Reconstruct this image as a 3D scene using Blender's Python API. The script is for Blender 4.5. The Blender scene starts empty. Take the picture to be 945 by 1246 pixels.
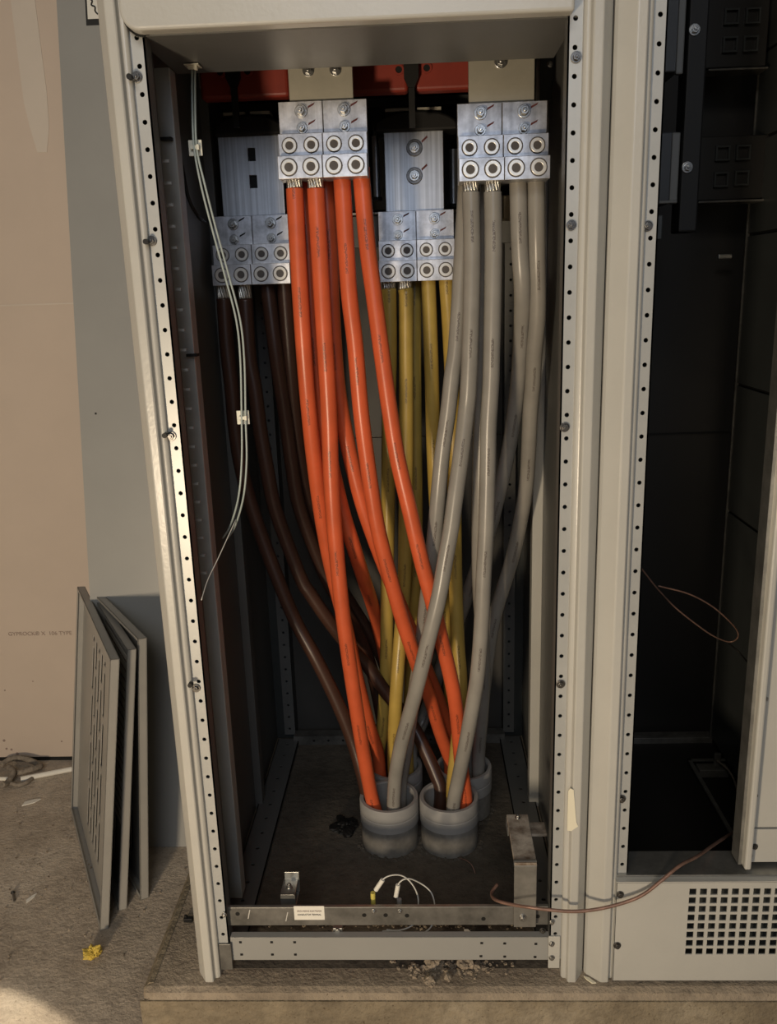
import bpy, bmesh, math, random
from mathutils import Vector, Matrix
random.seed(7)
S = 1.15            # metres: camera to the front plane of the switchboard
H = 1.085           # camera height above the concrete pad
FOC = 1033.0; PCX, PCY = 472.5, 623.0
C = bpy.context.scene.collection

# ---------------------------------------------------------------- survey frame (measured from the vanishing points)
dv = Vector((35.5, -273, FOC)).normalized()
nv = Vector((127, 3926, FOC)); nv = (nv - dv * nv.dot(dv)).normalized()
rv = nv.cross(dv)
def ray(px, py):
    v = Vector((px - PCX, py - PCY, FOC)); return Vector((v.dot(rv), v.dot(dv), -v.dot(nv)))
def at(px, py, Y):                       # point seen at (px,py) on the upright plane Y (in units of S)
    q = ray(px, py); q = q * (Y / q.y); return V(q.x, q.y, q.z)
def atz(px, py, z):                      # point seen at (px,py) on the level plane z (units of S, from eye level)
    q = ray(px, py); q = q * (z / q.z); return V(q.x, q.y, q.z)
def V(x, y, z): return Vector((x * S, y * S, z * S + H))
PAD = -H / S
FLZ = -0.08
FL = (FLZ - H) / S

# ---------------------------------------------------------------- materials
def mat(name, col, rough=.5, metal=0, noise=0, nscale=20, bump=0, bscale=60, spec=.5, coat=0, emit=None, col2=None, dist=.02):
    m = bpy.data.materials.new(name); m.use_nodes = True
    nt = m.node_tree; b = nt.nodes['Principled BSDF']
    b.inputs['Base Color'].default_value = (*col, 1); b.inputs['Roughness'].default_value = rough
    b.inputs['Metallic'].default_value = metal; b.inputs['Specular IOR Level'].default_value = spec
    b.inputs['Coat Weight'].default_value = coat
    tc = nt.nodes.new('ShaderNodeTexCoord')
    if noise or col2:
        n = nt.nodes.new('ShaderNodeTexNoise'); n.inputs['Scale'].default_value = nscale; n.inputs['Detail'].default_value = 8
        n.inputs['Roughness'].default_value = .65
        nt.links.new(tc.outputs['Object'], n.inputs['Vector'])
        r = nt.nodes.new('ShaderNodeValToRGB')
        c2 = col2 or tuple(c * (1 - noise) for c in col)
        r.color_ramp.elements[0].position = .35; r.color_ramp.elements[1].position = .65
        r.color_ramp.elements[0].color = (*c2, 1)
        r.color_ramp.elements[1].color = (*(min(1, c * (1 + noise * .5)) for c in col), 1)
        nt.links.new(n.outputs['Fac'], r.inputs['Fac']); nt.links.new(r.outputs['Color'], b.inputs['Base Color'])
    if bump:
        n2 = nt.nodes.new('ShaderNodeTexNoise'); n2.inputs['Scale'].default_value = bscale; n2.inputs['Detail'].default_value = 6
        nt.links.new(tc.outputs['Object'], n2.inputs['Vector'])
        bp = nt.nodes.new('ShaderNodeBump'); bp.inputs['Strength'].default_value = bump; bp.inputs['Distance'].default_value = dist
        nt.links.new(n2.outputs['Fac'], bp.inputs['Height']); nt.links.new(bp.outputs['Normal'], b.inputs['Normal'])
    return m
M = {}
M['paint'] = mat('grey_enamel', (.46, .455, .42), .30, noise=.05, nscale=6, bump=.12, bscale=160, dist=.002)
M['paint_shaded'] = mat('grey_enamel_shaded', (.12, .122, .118), .42, noise=.1, nscale=5)  # same enamel darkened, with the shade inside the cabinet put into its colour
M['paint_dark'] = mat('grey_enamel_deep_shade', (.045, .05, .05), .35, noise=.15, nscale=4)  # darker copy of the enamel, deep interior shade painted into it
M['back'] = mat('shaded_rear_sheet', (.06, .057, .052), .55, noise=.2, nscale=3)  # grey back panel, darkened in its colour to stand for shade
M['galv'] = mat('galvanised_steel', (.42, .42, .40), .38, .85, noise=.25, nscale=30)
M['galv_dark'] = mat('dirty_galvanised_steel', (.20, .195, .18), .5, .6, noise=.4, nscale=22)
M['flange'] = mat('perforated_flange_steel', (.42, .43, .42), .38, .2, noise=.08, nscale=10)
M['alu'] = mat('tin_plated_aluminium', (.60, .61, .64), .38, .75, noise=.35, nscale=34, bump=.08, bscale=120, dist=.002)
M['bus'] = mat('brushed_busbar', (.58, .60, .63), .40, .85, noise=.12, nscale=12)
def brushed(m, sx=260, amt=.35):
    nt = m.node_tree; b = nt.nodes['Principled BSDF']; tc = nt.nodes.new('ShaderNodeTexCoord'); mp = nt.nodes.new('ShaderNodeMapping'); mp.inputs['Scale'].default_value = (sx, 40, 3)
    n = nt.nodes.new('ShaderNodeTexNoise'); n.inputs['Scale'].default_value = 1; n.inputs['Detail'].default_value = 5
    nt.links.new(tc.outputs['Object'], mp.inputs['Vector']); nt.links.new(mp.outputs[0], n.inputs['Vector'])
    mr = nt.nodes.new('ShaderNodeMapRange'); mr.inputs['From Min'].default_value = .3; mr.inputs['From Max'].default_value = .7; mr.inputs['To Min'].default_value = 1 - amt; mr.inputs['To Max'].default_value = 1.1
    nt.links.new(n.outputs['Fac'], mr.inputs['Value'])
    src = b.inputs['Base Color'].links[0].from_socket; mx = nt.nodes.new('ShaderNodeMixRGB'); mx.blend_type = 'MULTIPLY'; mx.inputs[0].default_value = 1
    nt.links.new(src, mx.inputs[1]); nt.links.new(mr.outputs[0], mx.inputs[2]); nt.links.new(mx.outputs[0], b.inputs['Base Color'])
brushed(M['bus']); brushed(M['alu'], 120, .2)
M['bus_warm'] = mat('warm_lit_busbar', (.46, .44, .37), .5, .6, noise=.12, nscale=12)  # silver bars, the warm light on them painted into the colour
M['void'] = mat('bay_shade_black', (.014, .013, .012), .5)  # near-black colour stands in for the shade filling the neighbouring bay
M['bolt'] = mat('zinc_bolt', (.45, .45, .44), .3, .95, noise=.3, nscale=150)
M['bolt_dark'] = mat('dark_steel_bolt', (.16, .155, .15), .35, .9, noise=.4, nscale=150)
M['ring'] = mat('screw_socket_rim', (.72, .71, .67), .3, .35)
M['hole'] = mat('dark_socket', (.10, .09, .085), .6, .4)
M['black'] = mat('black_plastic', (.010, .010, .010), .55, spec=.3)
M['red'] = mat('red_heatshrink', (.26, .032, .018), .5, noise=.15, nscale=14)
M['beige'] = mat('fibreglass_support', (.42, .37, .27), .6, noise=.12, nscale=30)
M['pvc'] = mat('grey_pvc', (.30, .295, .285), .65, noise=.06, nscale=20)
M['pvc_dirty'] = mat('dusty_grey_pvc', (.21, .20, .18), .75, noise=.35, nscale=25)
M['gyp'] = mat('drywall_paper', (.52, .435, .36), .85, noise=.05, nscale=3, bump=.05, bscale=40, dist=.002)
M['joint'] = mat('joint_compound', (.56, .50, .43), .8, noise=.05, nscale=5)
M['ink'] = mat('grey_ink', (.26, .20, .17), .9)
M['inkb'] = mat('black_ink', (.02, .02, .02), .8)
M['redink'] = mat('dark_red_ink', (.11, .02, .02), .6)
M['sheet'] = mat('flat_grey_enamel', (.30, .30, .285), .33, noise=.05, nscale=4)
M['pan'] = mat('grey_pan_enamel', (.30, .29, .265), .38, noise=.08, nscale=8)
M['paper'] = mat('white_label', (.75, .73, .66), .7, noise=.04, nscale=30)
M['cream'] = mat('cream_tape', (.74, .70, .55), .55)
M['copper'] = mat('copper_wire', (.25, .15, .115), .45, .4, noise=.3, nscale=60)
M['wire'] = mat('clear_teal_wire', (.36, .42, .40), .35)
M['wirew'] = mat('white_wire', (.62, .61, .56), .45)
M['yellow'] = mat('yellow_plastic', (.68, .50, .09), .5, noise=.25, nscale=60, bump=.5, bscale=60, dist=.01)
M['yell2'] = mat('yellow_vinyl', (.65, .55, .12), .5)
M['rub'] = mat('rubble', (.34, .28, .21), .95, noise=.4, nscale=40, bump=1, bscale=60)
M['rope'] = mat('dusty_rope', (.24, .205, .165), .95, noise=.4, nscale=80)
M['strand'] = mat('bare_aluminium_strands', (.70, .68, .62), .35, .9, noise=.3, nscale=300)
M['smoke'] = mat('smoky_polycarbonate', (.035, .038, .042), .3)
M['tie'] = mat('white_nylon', (.72, .71, .60), .45)

def concrete(name, base, dark, light, bscale, seedoff, aniso=(1, 1, 1), bump=.7):
    m = bpy.data.materials.new(name); m.use_nodes = True
    nt = m.node_tree; N = nt.nodes; L = nt.links; b = N['Principled BSDF']; b.inputs['Roughness'].default_value = .93
    b.inputs['Specular IOR Level'].default_value = .2
    tc = N.new('ShaderNodeTexCoord'); mp = N.new('ShaderNodeMapping'); mp.inputs['Location'].default_value = (seedoff, 0, 0)
    mp.inputs['Scale'].default_value = aniso
    L.new(tc.outputs['Object'], mp.inputs['Vector'])
    def noise(sc, det=8, ro=.6):
        n = N.new('ShaderNodeTexNoise'); n.inputs['Scale'].default_value = sc; n.inputs['Detail'].default_value = det
        n.inputs['Roughness'].default_value = ro; L.new(mp.outputs['Vector'], n.inputs['Vector']); return n.outputs['Fac']
    def ramp(f, stops):
        r = N.new('ShaderNodeValToRGB'); e = r.color_ramp.elements
        e[0].position, e[0].color = stops[0][0], (*stops[0][1], 1); e[1].position, e[1].color = stops[-1][0], (*stops[-1][1], 1)
        for p, c in stops[1:-1]: q = e.new(p); q.color = (*c, 1)
        L.new(f, r.inputs['Fac']); return r.outputs['Color']
    def mix(f, a, bb, t='MIX'):
        x = N.new('ShaderNodeMixRGB'); x.blend_type = t
        if isinstance(f, float): x.inputs[0].default_value = f
        else: L.new(f, x.inputs[0])
        L.new(a, x.inputs[1]); L.new(bb, x.inputs[2]); return x.outputs[0]
    big = ramp(noise(4.5), [(.3, dark), (.5, base), (.72, light)])
    fine = ramp(noise(38, 10, .72), [(.3, (.72, .71, .7)), (.5, (1, 1, 1)), (.72, (1.18, 1.16, 1.12))])
    sp = ramp(noise(210, 2), [(.24, (.45, .42, .38)), (.36, (1, 1, 1)), (.68, (1, 1, 1)), (.78, (1.4, 1.36, 1.28))])
    col = mix(1.0, mix(1.0, big, fine, 'MULTIPLY'), sp, 'MULTIPLY')
    L.new(col, b.inputs['Base Color'])
    ad = N.new('ShaderNodeMath'); ad.operation = 'ADD'; L.new(noise(bscale, 6), ad.inputs[0]); L.new(noise(bscale * .22, 4), ad.inputs[1])
    bp = N.new('ShaderNodeBump'); bp.inputs['Strength'].default_value = bump; bp.inputs['Distance'].default_value = .012
    L.new(ad.outputs[0], bp.inputs['Height']); L.new(bp.outputs['Normal'], b.inputs['Normal'])
    return m
M['floor'] = concrete('dusty_concrete_floor', (.44, .375, .30), (.31, .26, .205), (.54, .475, .39), 140, 0, (1, 1, 1), .35)
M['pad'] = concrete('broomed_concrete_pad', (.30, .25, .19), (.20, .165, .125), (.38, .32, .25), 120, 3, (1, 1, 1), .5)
M['padin'] = concrete('shaded_pad_inside', (.10, .087, .07), (.065, .056, .046), (.14, .122, .10), 60, 8, (1, 1, 1), .35)  # concrete darkened to paint the shade lying inside the cabinet
M['padface'] = concrete('pad_face', (.24, .20, .14), (.13, .105, .075), (.38, .33, .25), 50, 5)

def cable_mat(name, col, rough=.3, mark=(.04, .02, .015)):
    m = bpy.data.materials.new(name); m.use_nodes = True
    nt = m.node_tree; N = nt.nodes; L = nt.links; b = N['Principled BSDF']; b.inputs['Roughness'].default_value = rough
    b.inputs['Specular IOR Level'].default_value = .45
    uv = N.new('ShaderNodeUVMap'); sep = N.new('ShaderNodeSeparateXYZ'); L.new(uv.outputs[0], sep.inputs[0])
    def mth(op, a, bb=None, cl=False):
        x = N.new('ShaderNodeMath'); x.operation = op; x.use_clamp = cl
        for i, q in enumerate((a, bb)):
            if q is None: continue
            if isinstance(q, (int, float)): x.inputs[i].default_value = q
            else: L.new(q, x.inputs[i])
        return x.outputs[0]
    u, v = sep.outputs[0], sep.outputs[1]          # u metres along, v 0..1 around
    # legend band: v near 0.5 ; words repeat every 0.17 m, 45 mm long
    band = mth('LESS_THAN', mth('ABSOLUTE', mth('SUBTRACT', v, .5)), .026)
    fr = mth('FRACT', mth('MULTIPLY', u, 5.6))
    word = mth('LESS_THAN', fr, .26)
    cmb = N.new('ShaderNodeCombineXYZ'); L.new(mth('MULTIPLY', u, 420), cmb.inputs[0]); L.new(mth('MULTIPLY', v, 55), cmb.inputs[1])
    ns = N.new('ShaderNodeTexNoise'); ns.inputs['Scale'].default_value = 1.0; ns.inputs['Detail'].default_value = 1; L.new(cmb.outputs[0], ns.inputs['Vector'])
    letters = mth('GREATER_THAN', ns.outputs['Fac'], .47)
    f = mth('MULTIPLY', mth('MULTIPLY', band, word), mth('MULTIPLY', letters, .6))
    tc = N.new('ShaderNodeTexCoord'); n2 = N.new('ShaderNodeTexNoise'); n2.inputs['Scale'].default_value = 18; n2.inputs['Detail'].default_value = 6
    L.new(tc.outputs['Object'], n2.inputs['Vector'])
    r = N.new('ShaderNodeValToRGB'); r.color_ramp.elements[0].position = .3; r.color_ramp.elements[1].position = .7
    r.color_ramp.elements[0].color = (*(c * .86 for c in col), 1); r.color_ramp.elements[1].color = (*(min(1, c * 1.08) for c in col), 1)
    L.new(n2.outputs['Fac'], r.inputs['Fac'])
    mx = N.new('ShaderNodeMixRGB'); L.new(f, mx.inputs[0]); L.new(r.outputs['Color'], mx.inputs[1]); mx.inputs[2].default_value = (*mark, 1)
    L.new(mx.outputs[0], b.inputs['Base Color'])
    return m
M['c_orange'] = cable_mat('orange_jacket', (.62, .112, .040), .33)
M['c_yellow'] = cable_mat('yellow_jacket', (.47, .325, .075), .34)
M['c_grey'] = cable_mat('grey_jacket', (.28, .265, .235), .30)
M['c_brown'] = cable_mat('brown_jacket', (.058, .027, .018), .36)

# ---------------------------------------------------------------- mesh helpers
class MB:
    def __init__(s): s.bm = bmesh.new(); s.uv = None
    def box(s, a, b, rot=None, org=None):
        x0, x1 = sorted((a[0], b[0])); y0, y1 = sorted((a[1], b[1])); z0, z1 = sorted((a[2], b[2]))
        vs = [s.bm.verts.new((x, y, z)) for x in (x0, x1) for y in (y0, y1) for z in (z0, z1)]
        for f in ((0,1,3,2),(4,6,7,5),(0,4,5,1),(2,3,7,6),(0,2,6,4),(1,5,7,3)): s.bm.faces.new([vs[i] for i in f])
        if rot is not None: bmesh.ops.transform(s.bm, matrix=rot, verts=vs)
        return vs
    def prism(s, poly, z0, z1, axis='z'):          # poly of (x,y) extruded in z (or per axis mapping)
        mp = {'z': lambda p, t: (p[0], p[1], t), 'y': lambda p, t: (p[0], t, p[1]), 'x': lambda p, t: (t, p[0], p[1])}[axis]
        A = [s.bm.verts.new(mp(p, z0)) for p in poly]; B = [s.bm.verts.new(mp(p, z1)) for p in poly]; n = len(poly)
        s.bm.faces.new(A); s.bm.faces.new(B[::-1])
        for i in range(n): s.bm.faces.new([A[i], A[(i+1) % n], B[(i+1) % n], B[i]])
        return A + B
    def cyl(s, p, q, r, n=16, r2=None, cap=True):
        p, q = Vector(p), Vector(q); d = (q - p).normalized(); a = d.orthogonal().normalized(); b = d.cross(a); r2 = r if r2 is None else r2
        A = [s.bm.verts.new(p + (a * math.cos(t) + b * math.sin(t)) * r) for t in [2*math.pi*i/n for i in range(n)]]
        B = [s.bm.verts.new(q + (a * math.cos(t) + b * math.sin(t)) * r2) for t in [2*math.pi*i/n for i in range(n)]]
        for i in range(n): s.bm.faces.new([A[i], A[(i+1) % n], B[(i+1) % n], B[i]])
        if cap: s.bm.faces.new(A[::-1]); s.bm.faces.new(B)
    def ring(s, c, d, r0, r1, h, n=20):            # washer / socket rim, axis d
        c, d = Vector(c), Vector(d).normalized(); a = d.orthogonal().normalized(); b = d.cross(a); L = []
        for (r, z) in ((r0, 0), (r0, h), (r1, h), (r1, 0)):
            L.append([s.bm.verts.new(c + d * z + (a * math.cos(2*math.pi*i/n) + b * math.sin(2*math.pi*i/n)) * r) for i in range(n)])
        for k in range(4):
            for i in range(n): s.bm.faces.new([L[k][i], L[k][(i+1) % n], L[(k+1) % 4][(i+1) % n], L[(k+1) % 4][i]])
    def lathe(s, prof, c, n=32):                   # prof (r,z) around vertical axis
        R = [[s.bm.verts.new((c[0] + r * math.cos(2*math.pi*i/n), c[1] + r * math.sin(2*math.pi*i/n), c[2] + z)) for i in range(n)] for r, z in prof]
        for k in range(len(R) - 1):
            for i in range(n): s.bm.faces.new([R[k][i], R[k][(i+1) % n], R[k+1][(i+1) % n], R[k+1][i]])
    def tube(s, pts, r, n=12, cap=True, rfun=None):
        uvl = s.bm.loops.layers.uv.verify(); P = [Vector(p) for p in pts]; R = []; Ls = [0]
        t0 = (P[1] - P[0]).normalized(); a = Vector((0, 1, 0)); a = (a - t0 * a.dot(t0)).normalized() if abs(t0.y) < .95 else t0.orthogonal().normalized()
        for i, p in enumerate(P):
            t = (P[min(i+1, len(P)-1)] - P[max(i-1, 0)]).normalized()
            a = (a - t * a.dot(t)).normalized(); b = t.cross(a); rr = rfun(i) if rfun else r
            R.append([s.bm.verts.new(p + (a * math.cos(2*math.pi*k/n) + b * math.sin(2*math.pi*k/n)) * rr) for k in range(n)])
            if i: Ls.append(Ls[-1] + (P[i] - P[i-1]).length)
        for i in range(len(P) - 1):
            for k in range(n):
                f = s.bm.faces.new([R[i][k], R[i][(k+1) % n], R[i+1][(k+1) % n], R[i+1][k]]); f.smooth = True
                for lp, (u, v) in zip(f.loops, ((Ls[i], k/n), (Ls[i], (k+1)/n), (Ls[i+1], (k+1)/n), (Ls[i+1], k/n))): lp[uvl].uv = (u + s_off[0], v)
        if cap: s.bm.faces.new(R[0][::-1]); s.bm.faces.new(R[-1])
    def build(s, name, m, parent=None, bevel=0, smooth=False, segs=2, origin=None):
        bmesh.ops.recalc_face_normals(s.bm, faces=s.bm.faces)
        if origin is not None: bmesh.ops.translate(s.bm, verts=s.bm.verts, vec=-Vector(origin))
        me = bpy.data.meshes.new(name); s.bm.to_mesh(me); s.bm.free(); me.materials.append(m if not isinstance(m, str) else M[m])
        o = bpy.data.objects.new(name, me); C.objects.link(o)
        if origin is not None: o.location = origin
        if smooth: me.polygons.foreach_set('use_smooth', [True] * len(me.polygons))
        if bevel:
            md = o.modifiers.new('b', 'BEVEL'); md.width = bevel; md.segments = segs; md.limit_method = 'ANGLE'; md.angle_limit = .7
        if parent is not None:
            o.parent = parent; o.location = o.location - parent.location if origin is None else Vector(origin) - parent.matrix_basis.translation
        return o
s_off = [0]
def tag(o, label=None, cat=None, group=None, kind=None):
    if label: o['label'] = label
    if cat: o['category'] = cat
    if group: o['group'] = group
    if kind: o['kind'] = kind
    return o
def thing(name, loc, label, cat, group=None):
    o = bpy.data.objects.new(name, None); C.objects.link(o); o.location = loc; o.empty_display_size = .05
    return tag(o, label, cat, group)
# parts are modelled in world coordinates; parent empties are unrotated, so the part offset is minus the parent's location
def par(o, p):                                     # reparent keeping world coordinates (unrotated parents)
    o.parent = p; base = Vector((0, 0, 0)); q = p
    while q: base += q.location; q = q.parent
    o.location = o.location - base; return o
def P(mb, name, m, parent=None, **k):
    o = mb.build(name, m, None, **k)
    if parent is not None: par(o, parent)
    return o
def spline(pts, sub=6):
    P_ = [Vector(p) for p in pts]; P_ = [P_[0] * 2 - P_[1]] + P_ + [P_[-1] * 2 - P_[-2]]; out = []
    for i in range(1, len(P_) - 2):
        a, b, c, d = P_[i-1:i+3]
        for k in range(sub):
            t = k / sub
            out.append(.5 * ((2*b) + (c - a) * t + (2*a - 5*b + 4*c - d) * t*t + (3*b - a - 3*c + d) * t**3))
    out.append(P_[-2]); return out
def text_mesh(body, size, m, name, mtx, parent=None, extrude=.0003, spacing=1.0, sx=1.0):
    cu = bpy.data.curves.new(name, 'FONT'); cu.body = body; cu.size = size; cu.extrude = extrude; cu.align_x = 'CENTER'; cu.align_y = 'CENTER'
    cu.space_character = spacing
    t = bpy.data.objects.new('tmp', cu); C.objects.link(t)
    bpy.context.view_layer.update()
    me = bpy.data.meshes.new_from_object(t); bpy.data.objects.remove(t)
    me.transform(mtx @ Matrix.Diagonal((sx, 1, 1, 1))); me.materials.clear(); me.materials.append(M[m])
    o = bpy.data.objects.new(name, me); C.objects.link(o)
    if parent is not None: par(o, parent)
    return o
FACE = Matrix.Rotation(math.pi / 2, 4, 'X')        # text facing -Y, upright

def strip_holes(mb, x0, x1, yf, z0, z1, pitch, r, th=.002, seg=10, hx=None, zoff=0, axis='y'):
    """perforated flat strip facing -Y (axis y) : real round holes on one column"""
    hx = (x0 + x1) / 2 if hx is None else hx; n = int((z1 - z0) / pitch); bm = mb.bm
    def mk(u, w, t):
        return bm.verts.new({'y': (u, w_y(t), w), 'x': (w_y(t), u, w), 'z': (u, w, w_y(t))}[axis])
    def w_y(t): return yf + t
    def quad(pts, t):
        f = [mk(u, w, t) for u, w in pts]; bm.faces.new(f)
    for k in range(n):
        a, b = z0 + k * pitch, z0 + (k + 1) * pitch; zc = (a + b) / 2
        sq = [];  ci = []
        for i in range(seg):
            t = 2*math.pi*(i + .5)/seg; c, s_ = math.cos(t), math.sin(t)
            ci.append((hx + r*c, zc + r*s_))
            kx = ((x1 - hx) if c > 0 else (hx - x0)) / max(abs(c), 1e-6); kz = (pitch/2) / max(abs(s_), 1e-6); q = min(kx, kz)
            sq.append((hx + q*c, zc + q*s_))
        for i in range(seg):
            j = (i + 1) % seg
            if (abs(sq[i][0]-sq[j][0]) > 1e-6 and abs(sq[i][1]-sq[j][1]) > 1e-6):
                cx = x1 if max(sq[i][0], sq[j][0]) > hx + (x1-hx)*.999 else x0; cz = b if max(sq[i][1], sq[j][1]) > zc + pitch*.499 else a
                quad([ci[i], sq[i], (cx, cz), sq[j], ci[j]], 0)
            else: quad([ci[i], sq[i], sq[j], ci[j]], 0)
            f = [mk(*ci[i], 0), mk(*ci[j], 0), mk(*ci[j], th), mk(*ci[i], th)]; bm.faces.new(f)
    zt = z0 + n * pitch
    if z1 - zt > 1e-4: quad([(x0, zt), (x1, zt), (x1, z1), (x0, z1)], 0)
    for (u0, w0, u1, w1) in ((x0, z0, x0, z1), (x1, z0, x1, z1), (x0, z0, x1, z0), (x0, z1, x1, z1)):
        bm.faces.new([mk(u0, w0, 0), mk(u1, w1, 0), mk(u1, w1, th), mk(u0, w0, th)])

def bolt_at(c, r, parent, m='bolt', name='bolt', d=(0, -1, 0), washer=True, h=.6):
    mb = MB(); c = Vector(c); d = Vector(d).normalized()
    if washer: mb.cyl(c, c + d * r * .25, r * 1.0, 20)
    mb.cyl(c + d * r * .25, c + d * r * (.25 + h), r * .68, 6)
    mb.cyl(c + d * r * (.25 + h), c + d * r * (.5 + h), r * .34, 12, r * .28)
    return P(mb, name, m, parent, bevel=r * .06)

# ================================================================ SETTING
wy = atz(40, 925, FL).y
mb = MB(); mb.box((-2.4, -2.2, FLZ - .05), (3.0, wy + .35, FLZ)); tag(P(mb, 'floor', 'floor'), kind='structure')
wall = MB(); wall.box((-2.4, wy, FLZ), (3.0, wy + .1, 2.6)); wall = tag(P(wall, 'wall_back', 'gyp'), kind='structure')
# finished joint between two boards and filled screw heads, the printed board legend
g = Vector((0, 0, 0))
a = at(-60, 373, wy / S); b = at(103, 373, wy / S)
mb = MB(); mb.box((a.x - .8, wy - .0012, a.z - .003), (b.x + .1, wy + .001, a.z + .0)); P(mb, 'board_joint', 'joint', wall)
a = at(8, -40, wy / S); b = at(66, 185, wy / S)
mb = MB(); w_, h0 = b.x - a.x, b.z
poly = [(a.x, a.z + .3), (a.x, h0 + .10), (a.x + w_*.12, h0 + .05), (a.x + w_*.3, h0), (a.x + w_*.7, h0), (a.x + w_*.92, h0 + .05), (b.x, h0 + .12), (b.x - .004, a.z + .3)]
mb.prism(poly, wy - .0012, wy + .001, 'y'); P(mb, 'joint_filler', 'joint', wall)
c = at(43, 771, wy / S)
text_mesh('GYPROCK\u00ae X  106 TYPE', .0142, 'ink', 'printed_legend', Matrix.Translation((c.x + .012, wy - .0006, c.z)) @ FACE, wall, sx=1.05)
mb = MB()
for (px, py, r) in ((5, 901, .0035), (8, 911, .003), (14, 912, .003), (21, 917, .004), (75, 902, .002), (40, 829, .0015), (6, 840, .002)):
    q = at(px, py, wy / S); mb.cyl((q.x, wy - .001, q.z), (q.x, wy + .001, q.z), r, 9)
P(mb, 'scuff', 'ink', wall)
mb = MB(); mb.box((-2.4, wy - .001, FLZ), (3.0, wy + .001, FLZ + .010)); P(mb, 'board_gap', 'black', wall)
# concrete pad
XLX, XRX = -.32 * S, .20 * S
pc = atz(170, 1208, PAD); px0 = pc.x; py0 = pc.y
mb = MB(); mb.prism([(px0 + .006, -.006 + .0), (px0 + .006, 0)], 0, 0) if False else None
vs = mb.box((px0, py0, FLZ - .01), (2.6, wy - .005, 0)); pad = tag(P(mb, 'concrete_pad', 'pad', bevel=.014, segs=2), kind='structure')
mb = MB(); mb.prism([(px0 - .001, -.016), (px0 + .017, .0012), (px0 + .009, .0012), (px0 - .001, -.010)], py0 + .02, py0 + .5, 'y'); P(mb, 'worn_edge', 'padface', pad)
mb = MB(); mb.box((XLX, 1.01 * S, 0), (XRX, 1.68 * S, .0006)); P(mb, 'shaded_inner_pad', 'padin', pad)  # inner pad overlay with the rail and cabinet shade painted in
mb = MB(); mb.box((XRX + .03, 1.01 * S, 0), (1.3, 1.65 * S, .0008)); P(mb, 'shaded_bay_floor', 'void', pad)  # black overlay painting the shade on the bay floor
mb = MB(); mb.box((px0 - .0005, py0 - .003, FLZ), (2.6, py0, -.014)); P(mb, 'pad_front_face', 'padface', pad)

# ================================================================ ENCLOSURES
FY = 1.0                      # front plane of the flanges
TOP = 1.95                    # enclosure height in metres
PITCH = .0279 * S
XL, XR = -.287 * S, .164 * S  # inner flange edges
Yb = 1.69 * S                 # rear
def post(parent, xi, side, zb=0.0, zt=TOP, wid=.0480):
    """front corner post; xi = inner edge of flange, side = +1 when the column body lies to +x"""
    fl, rg, ff = .0155 * S, .0235 * S, .0345 * S; W = wid * S
    yF = FY * S; yf = yF - .018      # flange plane, front face plane
    X = lambda t: xi + side * t
    prof = [(X(fl), yF + .002), (X(fl), yF - .006), (X(fl + .0035), yF - .009), (X(rg - .002), yF - .009), (X(rg), yf + .001), (X(rg + .002), yf), (X(ff), yf),
            (X(W - .003), yF - .001), (X(W), yF + .004), (X(W), yF + .045), (X(fl), yF + .045)]
    mb = MB(); mb.prism(prof, zb, zt); o = P(mb, 'corner_post', 'paint', parent, bevel=.0016)
    mb = MB(); strip_holes(mb, min(X(0), X(fl)), max(X(0), X(fl)), yF, zb + .03, zt, PITCH, .0031, seg=12)
    f = P(mb, 'perforated_flange', 'flange', parent)
    mb = MB(); mb.box((min(X(.0), X(.002)), yF, zb + .03), (max(X(0), X(.002)), yF + .028, zt)); mb.box((X(0), yF + .026, zb + .03), (X(fl), yF + .03, zt))
    P(mb, 'flange_return', 'paint_shaded', parent)
    return o
sw = thing('switchboard_enclosure', (-.06 * S, 1.0 * S, 0), 'tall open grey steel switchboard enclosure holding the orange, yellow, brown and grey cables', 'electrical cabinet')
post(sw, XL, -1); post(sw, XR, 1, wid=.0472)
# header above the opening
zl = at(430, 26, .977).z
mb = MB(); hx0, hx1 = at(146, 15, .977).x, at(699, 8, .977).x; yh = .977 * S; r = .022
poly = [(hx0, TOP - .02), (hx0, zl + r)] + [(hx0 + r - r * math.cos(t), zl + r - r * math.sin(t)) for t in [math.pi/2*k/6 for k in range(1, 6)]] + [(hx0 + r, zl), (hx1, zl), (hx1, TOP - .02)]
mb.prism(poly, yh - .004, yh + .020, 'y'); P(mb, 'upper_cover', 'paint', sw, bevel=.004, segs=3)
mb = MB(); mb.prism([(hx0 - .003, TOP - .02), (hx0 - .003, zl + r)] + [(hx0 - .003 + (r+.003) * (1 - math.cos(t)), zl - .002 + (r+.002) * (1 - math.sin(t))) for t in [math.pi/2*k/6 for k in range(1, 6)]] + [(hx0 + r, zl - .002), (hx0 + r, TOP - .02)], yh + .017, yh + .0215, 'y')
P(mb, 'cover_gasket', 'black', sw)
zp = .27 * S + H
mb = MB(); mb.box((XL, FY * S - .006, zp + .002), (XR, FY * S + .006, zl + .02)); P(mb, 'header_lip', 'paint', sw, bevel=.002)
mb = MB(); mb.box((XL - .012, FY * S + .004, zp), (XR + .012, 1.167 * S, zp + .003)); P(mb, 'top_plate', 'paint_shaded', sw)
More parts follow.
